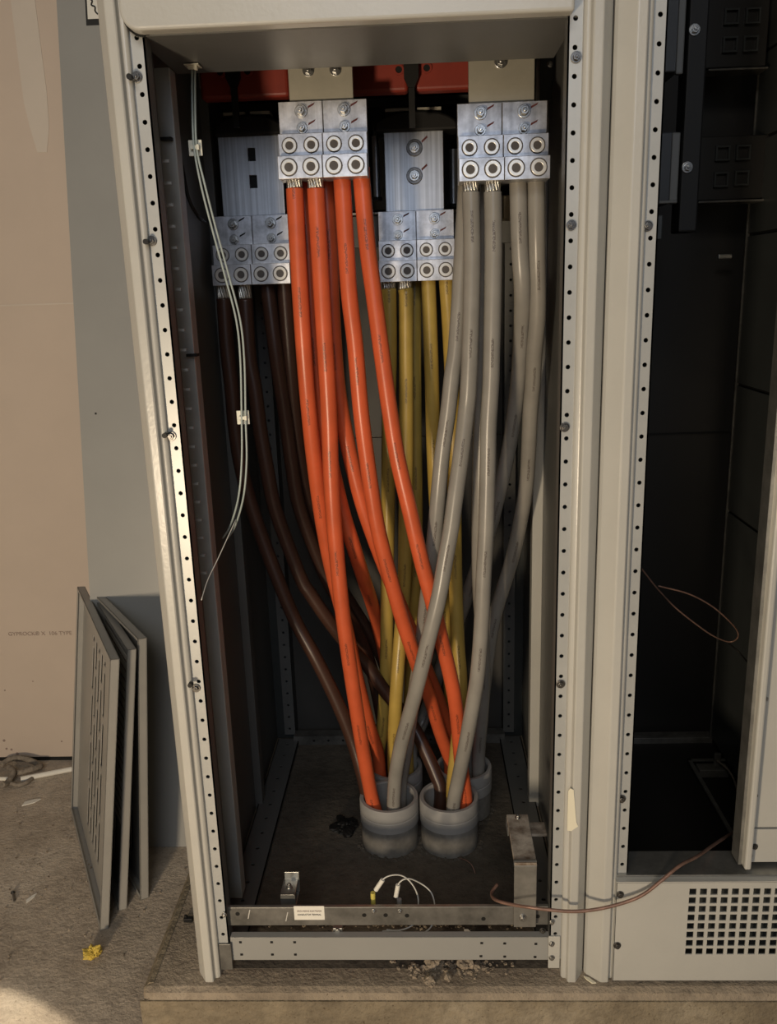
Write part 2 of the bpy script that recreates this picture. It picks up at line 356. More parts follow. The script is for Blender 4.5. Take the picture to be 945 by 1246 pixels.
# side walls, back, roof
xl, xr = XL - .046 , XR + .046
mb = MB(); mb.box((xl - .004, FY * S + .046, 0), (xl, Yb, TOP)); P(mb, 'side_panel', 'paint_shaded', sw)
mb = MB(); mb.box((xr, FY * S + .046, 0), (xr + .004, Yb, TOP)); P(mb, 'side_panel', 'paint_shaded', sw)
mb = MB(); mb.box((xl - .004, FY * S, TOP), (xr + .004, Yb + .003, TOP + .003)); P(mb, 'roof_panel', 'paint_shaded', sw)  # unseen roof, put in to block the world light
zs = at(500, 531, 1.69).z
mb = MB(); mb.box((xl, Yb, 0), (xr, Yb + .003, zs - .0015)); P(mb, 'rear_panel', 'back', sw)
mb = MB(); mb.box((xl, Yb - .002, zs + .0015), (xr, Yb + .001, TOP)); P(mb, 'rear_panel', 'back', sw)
# intermediate uprights along the sides and rear corner posts
def upright(x0, x1, y, name='side_upright', m='paint_shaded', z0=0., z1=TOP, dep=.03):
    mb = MB(); s_ = 1 if x1 > x0 else -1
    mb.box((x0, y, z0), (x1, y + .002, z1)); mb.box((x1 - s_ * .002, y + .002, z0), (x1, y + dep, z1))
    return P(mb, name, m, sw, bevel=.0008)
upright(xl + .014, XL - .010, 1.125 * S, m='flange', z0=.03, z1=zp - .002)  # paler steel, the light falling on this strip put into its colour
upright(xl, XL - .030, 1.40 * S); upright(xr, XR + .026, 1.40 * S, m='paint'); upright(xr, XR + .034, 1.13 * S)  # one right upright keeps the lit enamel, the others carry painted shade
for s_, x in ((1, xl), (-1, xr)):
    mb = MB(); xa, xb = x + s_ * .022, x + s_ * .048
    strip_holes(mb, min(xa, xb), max(xa, xb), 1.645 * S, 0.02, TOP, PITCH, .003, seg=10); P(mb, 'rear_corner_post', 'paint_shaded', sw)
    mb = MB(); mb.box((x, 1.66 * S, 0), (xb, 1.662 * S, TOP)); mb.box((xb - s_ * .002, 1.6452 * S, .02), (xb, Yb, TOP)); P(mb, 'corner_post_return', 'paint_dark', sw)
# light slots in the left channel : row of small knock-out tabs
for k in range(22):
    z = at(201, 196, 1.06).z - k * .0243 * S; q = at(201, 196, 1.06).x
    mb = MB(); mb.box((q - .006, 1.060 * S, z - .0018), (q + .005, 1.063 * S, z + .0018)); P(mb, 'knockout_tab', 'flange', sw)
# floor rails
def floor_rail(xa, xb, y0, y1, name='floor_rail', m='paint_shaded', z=.012):
    mb = MB(); strip_holes(mb, xa, xb, z, y0, y1, .05, .004, th=-.002, seg=10, axis='z'); mb.box((xa, y0, 0), (xa + .002, y1, z)); mb.box((xb - .002, y0, 0), (xb, y1, z))
    return P(mb, name, m, sw)
floor_rail(xl + .006, XL + .012, 1.03 * S, 1.64 * S); floor_rail(XR - .012, xr - .006, 1.03 * S, 1.64 * S)
mb = MB(); y_ = 1.63 * S
mb.box((XL, y_, .0), (XR, y_ + .002, .022)); mb.box((XL, y_, .022), (XR, y_ + .03, .024)); P(mb, 'rear_floor_rail', 'galv_dark', sw)
mb = MB()
for k in range(12): mb.cyl((XL + .05 + k * .036, y_ - .0005, .012), (XL + .05 + k * .036, y_ + .001, .012), .003, 8)
P(mb, 'rail_holes', 'black', sw)
# plinth rail (lower, grey) at the front
zt_ = at(470, 1142, 1.0).z; zb_ = at(470, 1170, 1.0).z
mb = MB(); x0, x1 = XL + .001, XR + .002
mb.box((x0, FY * S + .003, zb_), (x1, FY * S + .005, zt_)); mb.box((x0, FY * S + .003, zt_ - .002), (x1, FY * S + .016, zt_)); P(mb, 'plinth_rail', 'sheet', sw, bevel=.002)
mb = MB()
for (px, py) in ((292, 1148), (330, 1148), (358, 1148), (293.5, 1163), (331, 1163), (359, 1163), (586, 1149), (614, 1149.5), (652, 1150), (585, 1165), (614, 1165.5), (651, 1166)):
    q = at(px, py, 1.0); mb.box((q.x - .0022, FY * S + .0022, q.z - .0018), (q.x + .0022, FY * S + .0035, q.z + .0018))
P(mb, 'rail_punchings', 'black', sw)
# corner plates welded at the foot of the posts
mb = MB(); q = at(272, 1170, .995)
mb.box((XL - .0170, FY * S - .004, .012), (XL + .003, FY * S + .0, .062)); P(mb, 'foot_gusset', 'galv_dark', sw, bevel=.001)
mb = MB(); mb.box((XR - .002, FY * S - .003, .014), (XR + .0165, FY * S + .0, .075)); P(mb, 'foot_gusset', 'paint', sw, bevel=.001)
for (px, py, r) in ((672, 1127, .0042), (672, 1153, .0048), (672, 1170, .0048)):
    q = at(px, py, .99); bolt_at((q.x, FY * S - .003, q.z), r, sw, name='foot_bolt')
q = at(270, 1117, .99); bolt_at((q.x + .002, FY * S - .004, q.z), .0042, sw, name='foot_bolt')
# hinge and cover screws on the posts
for (px, py) in ((166, 93), (184, 293), (208, 531), (238, 838), (701, 69), (695, 274), (687, 520), (682, 833)):
    q = at(px, py, .997); bolt_at((q.x, FY * S - .001, q.z), .0066, sw, 'bolt_dark', 'cover_screw')
for (px, py) in ((157, 93), (177, 294), (200, 530), (231, 834)):
    q = at(px, py, .984); mb = MB(); mb.cyl((q.x, FY * S - .0195, q.z), (q.x, FY * S - .012, q.z), .0035, 10); P(mb, 'screw_cutout', 'black', sw)
# strip of cream tape stuck low on the right post
a = at(691, 962, .984); b = at(703, 1010, .984)
mb = MB(); mb.prism([(a.x, a.z), (a.x + .003, a.z + .004), (a.x + .008, a.z + .002), (b.x - .003, b.z + .014), (b.x, b.z + .007), (a.x + .006, b.z - .001), (a.x, b.z)], FY * S - .0195, FY * S - .0178, 'y')
P(mb, 'tape_scrap', 'cream', sw)
# dark rectangular spring clips inside the channel
for (px, py) in ((237, 432), (206, 169)):
    q = at(px, py, 1.12); mb = MB(); mb.box((q.x - .012, 1.115 * S, q.z - .002), (q.x + .004, 1.13 * S, q.z + .002)); P(mb, 'channel_clip', 'black', sw)
for (px, py) in ((269, 847), (279, 887), (277, 917)):
    q = at(px, py, 1.16); k = 1.0; q = Vector((xl, q.y * 1.0, q.z)); mb = MB(); mb.cyl((xl + .0, q.y, q.z), (xl + .012, q.y, q.z), .006, 14, .005); P(mb, 'panel_stud', 'galv', sw)
# mid-height cross members at the rear
def slab(x0, y0, x1, y1, Y, dep, name, m, parent=sw, bev=.001, **k):
    a, b = at(x0, (y0 + y1) / 2, Y), at(x1, (y0 + y1) / 2, Y); mz = (x0 + x1) / 2
    t, u = at(mz, y0, Y).z, at(mz, y1, Y).z
    mb = MB(); mb.box((a.x, Y * S, u), (b.x, Y * S + dep, t)); return P(mb, name, m, parent, bevel=bev)
slab(262, 262, 690, 300, 1.60, .02, 'cross_member', 'paint_shaded'); slab(262, 257, 690, 260, 1.585, .035, 'cross_member_lip', 'galv')

# second enclosure
X2 = at(788, 400, 1.0).x   # right edge of body of post 2
XI2 = .2700 * S + .0175
s2 = thing('switchboard_enclosure', (.45 * S, 1.0 * S, 0), 'neighbouring grey steel enclosure with dark empty bay and square-vented base cover', 'electrical cabinet')
Z2 = .17 * S
post(s2, .2675 * S, -1, wid=.0542)
mb = MB(); mb.box((.2105 * S, FY * S + .012, 0), (.214 * S, FY * S + .03, TOP)); P(mb, 'post_gap_shade', 'black', s2)  # black strip painting the shade in the gap between the posts
xm = .75 * S
yb2 = 1.66 * S
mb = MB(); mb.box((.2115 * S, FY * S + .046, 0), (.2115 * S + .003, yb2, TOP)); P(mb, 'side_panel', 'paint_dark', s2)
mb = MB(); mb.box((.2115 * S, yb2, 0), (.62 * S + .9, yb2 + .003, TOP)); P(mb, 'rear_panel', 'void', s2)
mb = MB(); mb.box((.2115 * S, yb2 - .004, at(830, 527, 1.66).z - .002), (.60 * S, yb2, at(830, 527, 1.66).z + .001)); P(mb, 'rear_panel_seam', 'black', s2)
mb = MB(); mb.box((.2115 * S, FY * S, TOP), (.62 * S + .9, yb2, TOP + .003)); P(mb, 'roof_panel', 'paint_dark', s2)  # roof out of view, added to shut world light out of this bay
slab(745, 898, 866, 919, 1.62, .03, 'rear_floor_rail', 'galv_dark', s2)
# divider with stacked sheets
xd = .59 * S; yd0, yd1 = 1.06 * S, 1.612 * S
zz = [0.02]
for (px, py) in ((890, 625), (905, 470), (920, 284), (920, 171), (930, 63)):
    q = ray(px, py); t = xd / S / q.x; zz.append(H + q.z * t * S)
zz.append(TOP)
for i in range(len(zz) - 1):
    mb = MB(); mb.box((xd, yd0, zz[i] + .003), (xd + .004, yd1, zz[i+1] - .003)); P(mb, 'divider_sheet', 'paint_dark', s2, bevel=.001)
mb = MB(); mb.box((xd + .005, yd0, 0.0), (xd + .008, yd1, TOP)); P(mb, 'divider_backing', 'black', s2)
mb = MB(); mb.box((xd - .003, yd1, 0.02), (xd + .004, yd1 + .004, TOP)); P(mb, 'divider_edge', 'galv_dark', s2)
# front upright of the divider and the covers right of it
q = at(905, 1058, .995); q2 = at(914, 1058, .995); zc = q.z
mb = MB(); mb.box((q.x, .993 * S, zc), (q2.x - .001, 1.02 * S, TOP)); P(mb, 'divider_upright', 'paint', s2, bevel=.003)
mb = MB(); mb.box((q.x - .005, 1.005 * S, zc), (q.x, 1.03 * S, TOP)); P(mb, 'upright_flange', 'galv', s2)
zsm = at(930, 1015, 1.0).z
mb = MB(); mb.box((q2.x, 1.012 * S, zsm + .002), (1.3, 1.02 * S, TOP)); P(mb, 'front_cover', 'paint', s2, bevel=.001)
mb = MB(); mb.box((q2.x, 1.012 * S, zc - .002), (1.3, 1.02 * S, zsm - .0015)); P(mb, 'front_cover', 'paint', s2, bevel=.001)
for (px, py, r, m_) in ((933, 852, .0035, 'bolt'), (935, 806, .0025, 'bolt_dark'), (921, 970, .003, 'bolt_dark'), (915, 1016, .004, 'galv'), (919, 1032, .005, 'bolt_dark'), (914, 1043, .0035, 'bolt')):
    q = at(px, py, 1.008); bolt_at((q.x, 1.0118 * S, q.z), r, s2, m_, 'cover_screw')
# post cover screws
for (px, py) in ((788, 275), (756, 973)):
    q = at(px, py, .997); bolt_at((q.x, FY * S - .001, q.z), .0066, s2, 'bolt_dark', 'cover_screw')
# vented plinth cover : real square holes
pl0 = at(747, 1128, .988); zt2 = at(850, 1072, .988).z; zb2 = .004
hx0_ = at(837.6, 1083.5, .988); pz = .0137 * S; hz = .0098 * S; px_ = .0141 * S; hw = .0094 * S
xs = [pl0.x]; nx = 15
for k in range(nx): xs += [hx0_.x + k * px_, hx0_.x + k * px_ + hw]
xs.append(xs[-1] + .09)
ztop_h = at(845, 1079.5, .988).z
zs_ = [zt2]
for k in range(8): zs_ += [ztop_h - k * pz, ztop_h - k * pz - hz]
zs_.append(zb2)
mb = MB()
yc = .985 * S
gv = {}
def gvt(i, j, l):
    if (i, j, l) not in gv: gv[i, j, l] = mb.bm.verts.new((xs[i], yc + l * .002, zs_[j]))
    return gv[i, j, l]
hole = lambda i, j: (0 <= i < len(xs)-1 and 0 <= j < len(zs_)-1 and i % 2 == 1 and j % 2 == 1)
solid = lambda i, j: (0 <= i < len(xs)-1 and 0 <= j < len(zs_)-1 and not hole(i, j))
for i in range(len(xs) - 1):
    for j in range(len(zs_) - 1):
        if not solid(i, j): continue
        for l in (0, 1): mb.bm.faces.new([gvt(i, j, l), gvt(i+1, j, l), gvt(i+1, j+1, l), gvt(i, j+1, l)])
        for (di, dj, e) in ((-1, 0, ((i, j), (i, j+1))), (1, 0, ((i+1, j), (i+1, j+1))), (0, -1, ((i, j), (i+1, j))), (0, 1, ((i, j+1), (i+1, j+1)))):
            if not solid(i + di, j + dj): mb.bm.faces.new([gvt(*e[0], 0), gvt(*e[1], 0), gvt(*e[1], 1), gvt(*e[0], 1)])
mb.box((xs[0], yc, zt2 - .0005), (xs[-1], yc + .03, zt2 + .0015)); mb.box((xs[0] - .0004, yc, zb2), (xs[0] + .001, yc + .012, zt2))
pc_ = P(mb, 'vented_base_cover', 'paint', s2)
mb = MB(); mb.box((xs[0] - .006, .995 * S, zt2 + .0025), (xs[-1], 1.045 * S, zt2 + .005)); P(mb, 'base_ledge', 'galv', s2)
mb = MB(); mb.box((xs[0], yc + .045, .002), (xs[-1], yc + .048, zt2 - .004)); P(mb, 'duct_liner', 'paint_dark', s2)
for (px, py) in ((754, 1088), (750.5, 1150)):
    q = at(px, py, .985); bolt_at((q.x, yc, q.z), .006, s2, 'bolt_dark', 'cover_screw')
# stay rod and foot bracket on the bay floor
a = atz(838, 925, PAD + .02); b = atz(897, 1040, PAD + .02)
mb = MB(); mb.box((a.x - .004, b.y, a.z), (a.x + .004, a.y, a.z + .004)); mb.box((a.x - .004, a.y - .006, a.z), (xd - .004, a.y, a.z + .004)); P(mb, 'floor_stay', 'galv', s2)
mb = MB(); mb.box((a.x + .012, a.y - .04, .002), (xd - .006, a.y - .012, .022)); mb.box((a.x + .05, a.y - .02, .02), (a.x + .065, a.y - .012, .05)); P(mb, 'foot_bracket', 'galv_dark', s2, bevel=.002)
# dark switchgear hung in the top of the second bay
ug = thing('circuit_breaker_frame', at(815, 280, 1.3), 'black switchgear frame with smoky covers and two shiny bolts in the dark bay', 'switchgear')
a = at(836, 0, 1.25); b = at(818, 283, 1.25)
mb = MB(); mb.box((at(840, 0, 1.25).x, 1.25 * S, b.z), (at(864, 0, 1.25).x, 1.29 * S, TOP - .02)); P(mb, 'frame_bar', 'black', ug, bevel=.003)
for (px, py) in ((846, 35), (837, 203)):
    q = at(px, py, 1.245); bolt_at((q.x, 1.25 * S, q.z), .0085, ug, 'bolt', 'frame_bolt')
def slab2(x0, y0, x1, y1, Y, dep, name, m, parent, ztop=None, bev=.002):
    a, b = at(x0, (y0+y1)/2, Y), at(x1, (y0+y1)/2, Y); t, u = at((x0+x1)/2, y0, Y).z, at((x0+x1)/2, y1, Y).z
    if ztop: t = ztop
    mb = MB(); mb.box((a.x, Y * S, u), (b.x, Y * S + dep, t)); return P(mb, name, m, parent, bevel=bev)
slab2(786, -30, 829, 88, 1.262, .12, 'terminal_cover', 'smoke', ug); slab2(780, 161, 822, 247, 1.262, .12, 'terminal_cover', 'smoke', ug)
slab2(825, -30, 834, 90, 1.258, .01, 'cover_rim', 'paint_shaded', ug); slab2(816, 161, 826, 248, 1.258, .01, 'cover_rim', 'paint_shaded', ug); slab2(780, 244, 824, 248, 1.256, .01, 'cover_rim', 'paint_shaded', ug)
slab2(776, 262, 806, 292, 1.262, .10, 'lower_cover', 'paint_dark', ug)
for (y0, y1) in ((-20, 82), (165, 243)):
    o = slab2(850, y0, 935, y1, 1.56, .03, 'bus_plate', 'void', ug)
for (px, py) in ((889, 21), (915, 20), (887, 55), (912, 54), (878, 187), (903, 186), (876, 219), (901, 217)):
    q = at(px, py, 1.559); mb = MB()
    for s_ in (-1, 1):
        mb.box((q.x + s_ * .012 - .0015, 1.553 * S, q.z - .0135), (q.x + s_ * .012 + .0015, 1.56 * S, q.z + .0135)); mb.box((q.x - .0105, 1.553 * S, q.z + s_ * .012 - .0015), (q.x + .0105, 1.56 * S, q.z + s_ * .012 + .0015))
    P(mb, 'square_hole_rim', 'paint_dark', ug)
slab2(862, 82, 935, 85, 1.55, .05, 'plate_lip', 'galv_dark', ug); slab2(850, 243, 935, 246, 1.55, .05, 'plate_lip', 'galv_dark', ug)
slab2(874, 309, 891, 315, 1.60, .01, 'small_label', 'galv', ug)

def soften(o):
    for f_ in o.data.polygons: f_.use_smooth = True
    o.data.set_sharp_from_angle(angle=.5)
# ================================================================ CONDUITS
zr = -.853
stubs = []
for (px, py, lab, m2) in ((473, 968, 'front left grey conduit stub with collar, holding one orange and one grey cable in front', 0), (546, 968, 'front right grey conduit stub with collar, nearest the rusty ground bracket', 0),
                     (564, 931, 'rear right grey conduit stub half hidden behind the front right one', 0), (480, 930, 'rear left grey conduit stub almost hidden behind the cables', 0)):
    q = atz(px, py, zr); t = thing('conduit_stub', (q.x, q.y, 0), lab, 'conduit', 'grey conduit stubs in the cabinet floor')
    zt3 = q.z; R = .0512 * S
    mb = MB(); mb.lathe([(R * .87, -.05 + .051), (R * .965, .001), (R * .965, zt3 - .035), (R * .87, zt3 - .035)], (q.x, q.y, 0), 48); P(mb, 'pipe', 'pvc_dirty', t, smooth=False)
    soften(C.objects[-1])
    mb = MB(); h = .049
    mb.lathe([(R * .83, zt3 - .10), (R * .84, zt3 - .003), (R * .87, zt3), (R * .98, zt3), (R * 1.0, zt3 - .003), (R * 1.0, zt3 - .024), (R * .985, zt3 - .0255), (R * .985, zt3 - .027), (R * 1.0, zt3 - .0285), (R * 1.0, zt3 - h), (R * .95, zt3 - h - .001), (R * .9, zt3 - h - .001)], (q.x, q.y, 0), 48)
    P(mb, 'collar', 'pvc', t)
    soften(C.objects[-1])
    mb = MB(); mb.cyl((q.x, q.y, .02), (q.x, q.y, .022), R * .86, 32); P(mb, 'dark_bore', 'black', t)
    mb = MB()
    n = 60
    for k in range(n):
        an = random.random() * 6.28; rr = R * (1.0 + random.random() * .12); s_ = .002 + random.random() * .004
        c = Vector((q.x + rr * math.cos(an), q.y + rr * math.sin(an), 0)); mb.cyl(c + Vector((0, 0, 0)), c + Vector((0, 0, s_)), s_, 5, s_ * .4)
    P(mb, 'grit', 'padin', t); C.objects[-1]['kind'] = 'stuff'
    stubs.append(q)
p1, p2, p3, p4 = stubs

# ================================================================ POWER CABLES
RC = .0119 * S
CL = []
def cable(col, pts, lab, end, off=(0, 0), strands=False, grp=None, uo=0, top_up=.02):
    W = [at(x, y, Y) for x, y, Y in pts]
    W[0:0] = [W[0] + Vector((0, 0, top_up))]
    # drop into the conduit
    e = Vector((end.x + off[0], end.y + off[1], 0)); last = W[-1]
    W.append(Vector((last.x * .55 + e.x * .45, last.y * .55 + e.y * .45, last.z - .05)))
    if W[-1].z > .05: W.append(Vector((e.x, e.y, .045)))
    sp = spline(W, 6)
    s_off[0] = uo; CL.append((lab, sp))
    mb = MB()
    t = thing('power_cable', sp[0], lab, 'cable', grp)
    k0 = 0
    if strands:
        zc_ = at(*pts[0]).z - .009
        body = [p for p in sp if p.z < zc_]; body = [body[0] + (sp[0] - sp[3]).normalized() * (zc_ - body[0].z)] + body
    else: body = sp
    mb.tube(body, RC, 18); P(mb, 'jacket', M['c_' + col], t)
    if strands:
        mb = MB(); top = sp[0]; bt = body[0]
        for k in range(12):
            a0 = k * math.pi / 6
            mb.tube([Vector((top.x + RC * .72 * math.cos(a0 + j * .12), top.y + RC * .72 * math.sin(a0 + j * .12), 0)).lerp(Vector((bt.x + RC * .72 * math.cos(a0 + j * .12), bt.y + RC * .72 * math.sin(a0 + j * .12), 0)), j / 6) + Vector((0, 0, top.z + (bt.z - .002 - top.z) * j / 6)) for j in range(7)], RC * .19, 5)
        mb.cyl(top, bt, RC * .7, 12)
        P(mb, 'bare_strands', 'strand', t)
    return t
G = {'o': 'orange power cables', 'y': 'yellow power cables', 'g': 'grey power cables', 'b': 'brown power cables'}
YO, YO2 = 1.222, 1.262
cable('orange', [(358, 222, YO), (362, 300, YO), (368, 400, 1.225), (374, 480, 1.235), (382, 560, 1.255), (393, 640, 1.285), (405, 700, 1.31), (420, 760, 1.335), (433, 820, 1.36), (448, 880, 1.375), (459, 915, 1.381)],
      'leftmost orange cable with bare strands showing below its lug block', p4, (-.027, -.022), True, G['o'], .03)
cable('orange', [(383.5, 222, YO), (388, 300, YO), (394, 400, 1.222), (400, 500, 1.225), (402, 560, 1.228), (405, 620, 1.23), (410, 680, 1.235), (416, 740, 1.24), (424, 800, 1.25), (433, 860, 1.262), (441, 910, 1.275), (450, 960, 1.285)],
      'orange cable crossing in front of its neighbours and dropping into front left conduit', p1, (-.016, -.018), True, G['o'], .3)
cable('orange', [(416, 220, 1.235), (421, 300, 1.235), (425, 360, 1.235), (432, 420, 1.237), (439, 500, 1.24), (448, 570, 1.245), (459, 640, 1.25), (474, 700, 1.26), (488, 750, 1.275), (501, 790, 1.29), (513, 825, 1.315), (523, 850, 1.335), (535, 890, 1.365), (547, 925, 1.385)],
      'orange cable third from left at its lug block, ending in rear right conduit', p3, (-.03, -.012), False, G['o'], .6)
cable('orange', [(440, 220, 1.235), (447, 300, 1.232), (455, 360, 1.23), (463, 420, 1.228), (474, 500, 1.225), (484, 560, 1.222), (498, 620, 1.22), (512, 680, 1.222), (526, 732, 1.23), (536, 775, 1.24), (546, 815, 1.25), (553, 850, 1.26), (557, 885, 1.27), (561, 930, 1.28), (566, 968, 1.29)],
      'rightmost orange cable, sweeping right to the front right conduit', p2, (.030, -.006), False, G['o'], .1)
cable('orange', [(367, 222, YO2), (374, 300, YO2), (380, 400, YO2), (390, 500, 1.265), (402, 560, 1.27), (416, 620, 1.28), (430, 665, 1.29), (441, 700, 1.34), (452, 733, 1.40), (461, 768, 1.45), (468, 800, 1.47), (476, 850, 1.458), (480, 890, 1.42), (480, 912, 1.40)],
      'orange cable that shows between the left pair and slips behind the yellow cables', p4, (0, 0), False, G['o'], .45)
cable('orange', [(396, 222, YO2), (401, 300, YO2), (405, 400, YO2), (412, 480, 1.265), (425, 550, 1.27), (440, 610, 1.275), (455, 655, 1.285), (472, 700, 1.31), (490, 745, 1.335), (500, 768, 1.35), (507, 785, 1.367), (521, 820, 1.39), (533, 850, 1.40), (547, 890, 1.403), (558, 925, 1.395)],
      'shaded orange cable following close behind the third orange cable', p3, (0, -.002), False, G['o'], .8)
YY = 1.405
cable('yellow', [(473, 345, YY), (474, 420, YY), (473, 500, YY), (472, 600, YY), (471, 700, 1.405), (470, 800, 1.415), (466, 880, 1.412), (461, 912, 1.409)],
      'leftmost yellow cable, hanging almost straight down beside the orange ones', p4, (-.034, .008), True, G['y'], .2)
cable('yellow', [(494, 345, YY), (494, 450, YY), (494, 540, 1.39), (493, 640, 1.385), (492, 704, 1.38), (487, 774, 1.374), (483, 827, 1.360), (480, 880, 1.362), (479, 912, 1.37)],
      'yellow cable second from left, bending gently towards the rear left conduit', p4, (.0, -.035), True, G['y'], .55)
cable('yellow', [(504, 345, YY + .04), (504, 450, YY + .04), (505, 540, YY + .04), (506, 640, YY + .03), (504, 720, YY + .02), (501, 800, 1.43), (499, 840, 1.432), (497, 880, 1.42), (495, 912, 1.395)],
      'yellow cable half hidden behind the second yellow one', p4, (.027, -.014), False, G['y'], .7)
cable('yellow', [(521, 345, YY), (525, 450, YY), (527, 540, YY), (530, 610, 1.41), (535, 680, 1.415), (541, 750, 1.42), (547, 830, 1.43), (551, 900, 1.435)],
      'yellow cable passing behind the upper bend of the grey cables', p3, (-.022, .026), False, G['y'], .05)
cable('yellow', [(543, 345, YY), (546, 390, YY), (550, 470, YY - .01), (552, 551, YY - .02), (553, 640, 1.37), (554, 710, 1.36), (557, 785, 1.345), (560, 827, 1.335), (559, 870, 1.325), (555, 915, 1.315), (551, 955, 1.31)],
      'rightmost yellow cable, reaching the front right conduit behind an orange one', p2, (.006, .010), False, G['y'], .9)
YG, YG2 = 1.218, 1.258
cable('grey', [(572, 226, YG), (574, 300, YG), (573, 378, YG), (570, 467, YG), (567, 501, YG), (561, 551, 1.212), (554, 602, 1.205), (549, 640, 1.20), (542, 679, 1.195), (534, 725, 1.19), (522, 774, 1.19), (512, 816, 1.20), (501, 859, 1.22), (489, 901, 1.245), (481.5, 940, 1.265), (479, 970, 1.275)],
      'foremost grey cable crossing over all the orange ones to front left conduit', p1, (.008, -.014), True, G['g'], .15)
cable('grey', [(567, 228, YG2), (561, 327, YG2), (558, 378, YG2), (554, 428, YG2), (550, 455, YG2), (545, 501, YG2), (538, 551, YG2), (533, 602, YG2), (529, 645, 1.262), (525, 684, 1.27), (518, 735, 1.30), (512, 790, 1.33), (503, 850, 1.34), (494, 910, 1.335), (487, 955, 1.33)],
      'grey cable behind the foremost grey one, passing left under the orange cables', p1, (.018, .014), False, G['g'], .5)
cable('grey', [(599, 226, YG), (600, 300, YG), (599, 378, YG), (598, 428, YG), (597, 467, YG), (594, 520, YG), (593, 580, YG), (591, 650, YG), (588, 704, YG), (586.5, 742, YG), (584, 785, 1.22), (580, 827, 1.225), (573, 869, 1.235), (565, 912, 1.25), (557, 950, 1.265), (552, 975, 1.272)],
      'grey cable second from left at its lug block, with bare strands, nearly straight', p2, (.0, -.022), True, G['g'], .85)
cable('grey', [(594, 228, YG2), (591, 330, YG2), (588, 430, YG2), (585, 530, 1.265), (583, 620, 1.27), (583, 700, 1.285), (586, 760, 1.305), (588, 820, 1.335), (586, 869, 1.36), (583, 905, 1.385), (582, 925, 1.395)],
      'grey cable shadowed behind the straight grey one, ending in rear right conduit', p3, (.03, -.01), False, G['g'], .35)
cable('grey', [(630, 222, 1.235), (632, 300, 1.24), (635, 352, 1.25), (634, 403, 1.285), (631, 454, 1.315), (626, 501, 1.34), (618, 551, 1.355), (607, 600, 1.37), (594, 650, 1.39), (577, 700, 1.41), (565, 735, 1.435), (548, 780, 1.455), (530, 830, 1.465), (515, 875, 1.465), (501, 908, 1.43)],
      'grey cable third from left at its lug block, swinging far left behind the others', p4, (.034, .008), False, G['g'], .65)
cable('grey', [(652, 222, 1.235), (653, 300, 1.24), (654, 378, 1.26), (650, 428, 1.28), (648, 467, 1.30), (645, 501, 1.315), (643, 545, 1.33), (640, 590, 1.35), (634, 628, 1.365), (624, 675, 1.38), (613, 712, 1.39), (604, 742, 1.40), (597, 775, 1.41), (590, 830, 1.42), (584, 880, 1.425), (577, 918, 1.42)],
      'rightmost grey cable, bowing in from the right cabinet side', p3, (.02, .026), False, G['g'], .4)
YB = 1.37
cable('brown', [(272, 357, YB), (276, 420, YB), (282, 473, YB), (286, 520, YB), (293, 566, YB), (305, 613, YB), (321, 660, YB), (340, 710, 1.365), (360, 757, 1.36), (382, 797, 1.35), (401, 835, 1.345), (418, 873, 1.34), (430, 905, 1.335), (439, 935, 1.325), (445, 960, 1.315)],
      'leftmost brown cable, sweeping along the outside of the bundle to front left conduit', p1, (-.030, .008), True, G['b'], .1)
cable('brown', [(298, 357, YB), (303, 433, YB), (310, 473, YB), (316, 520, YB), (324, 566, YB), (333, 613, 1.375), (349, 660, 1.38), (367, 706, 1.38), (377, 722, 1.38), (401, 757, 1.385), (424, 786, 1.395), (447, 810, 1.40), (466, 838, 1.395), (487, 864, 1.392), (505, 888, 1.38), (518, 915, 1.362), (530, 943, 1.345), (536, 962, 1.335)],
      'second brown cable, crossing behind the bundle to front right conduit', p2, (-.024, .012), True, G['b'], .4)
cable('brown', [(326, 352, YB + .01), (336, 433, YB + .01), (342, 473, YB + .02), (349, 520, YB + .03), (355, 566, YB + .04), (363, 613, YB + .05), (379, 660, YB + .06), (398, 706, YB + .07), (418, 740, 1.445), (438, 775, 1.46), (452, 815, 1.47), (462, 860, 1.46), (470, 905, 1.43)],
      'third brown cable, dark and mostly behind the orange ones', p4, (-.015, .032), False, G['b'], .7)
cable('brown', [(346, 352, YB + .01), (352, 430, YB + .02), (358, 500, YB + .04), (366, 560, YB + .06), (376, 610, YB + .08), (390, 660, YB + .1), (409, 705, 1.475), (430, 740, 1.485), (452, 775, 1.49), (468, 810, 1.495), (481, 855, 1.485), (488, 905, 1.43)],
      'fourth brown cable, deepest of the brown cables beside the orange ones', p4, (.015, .032), False, G['b'], .2)

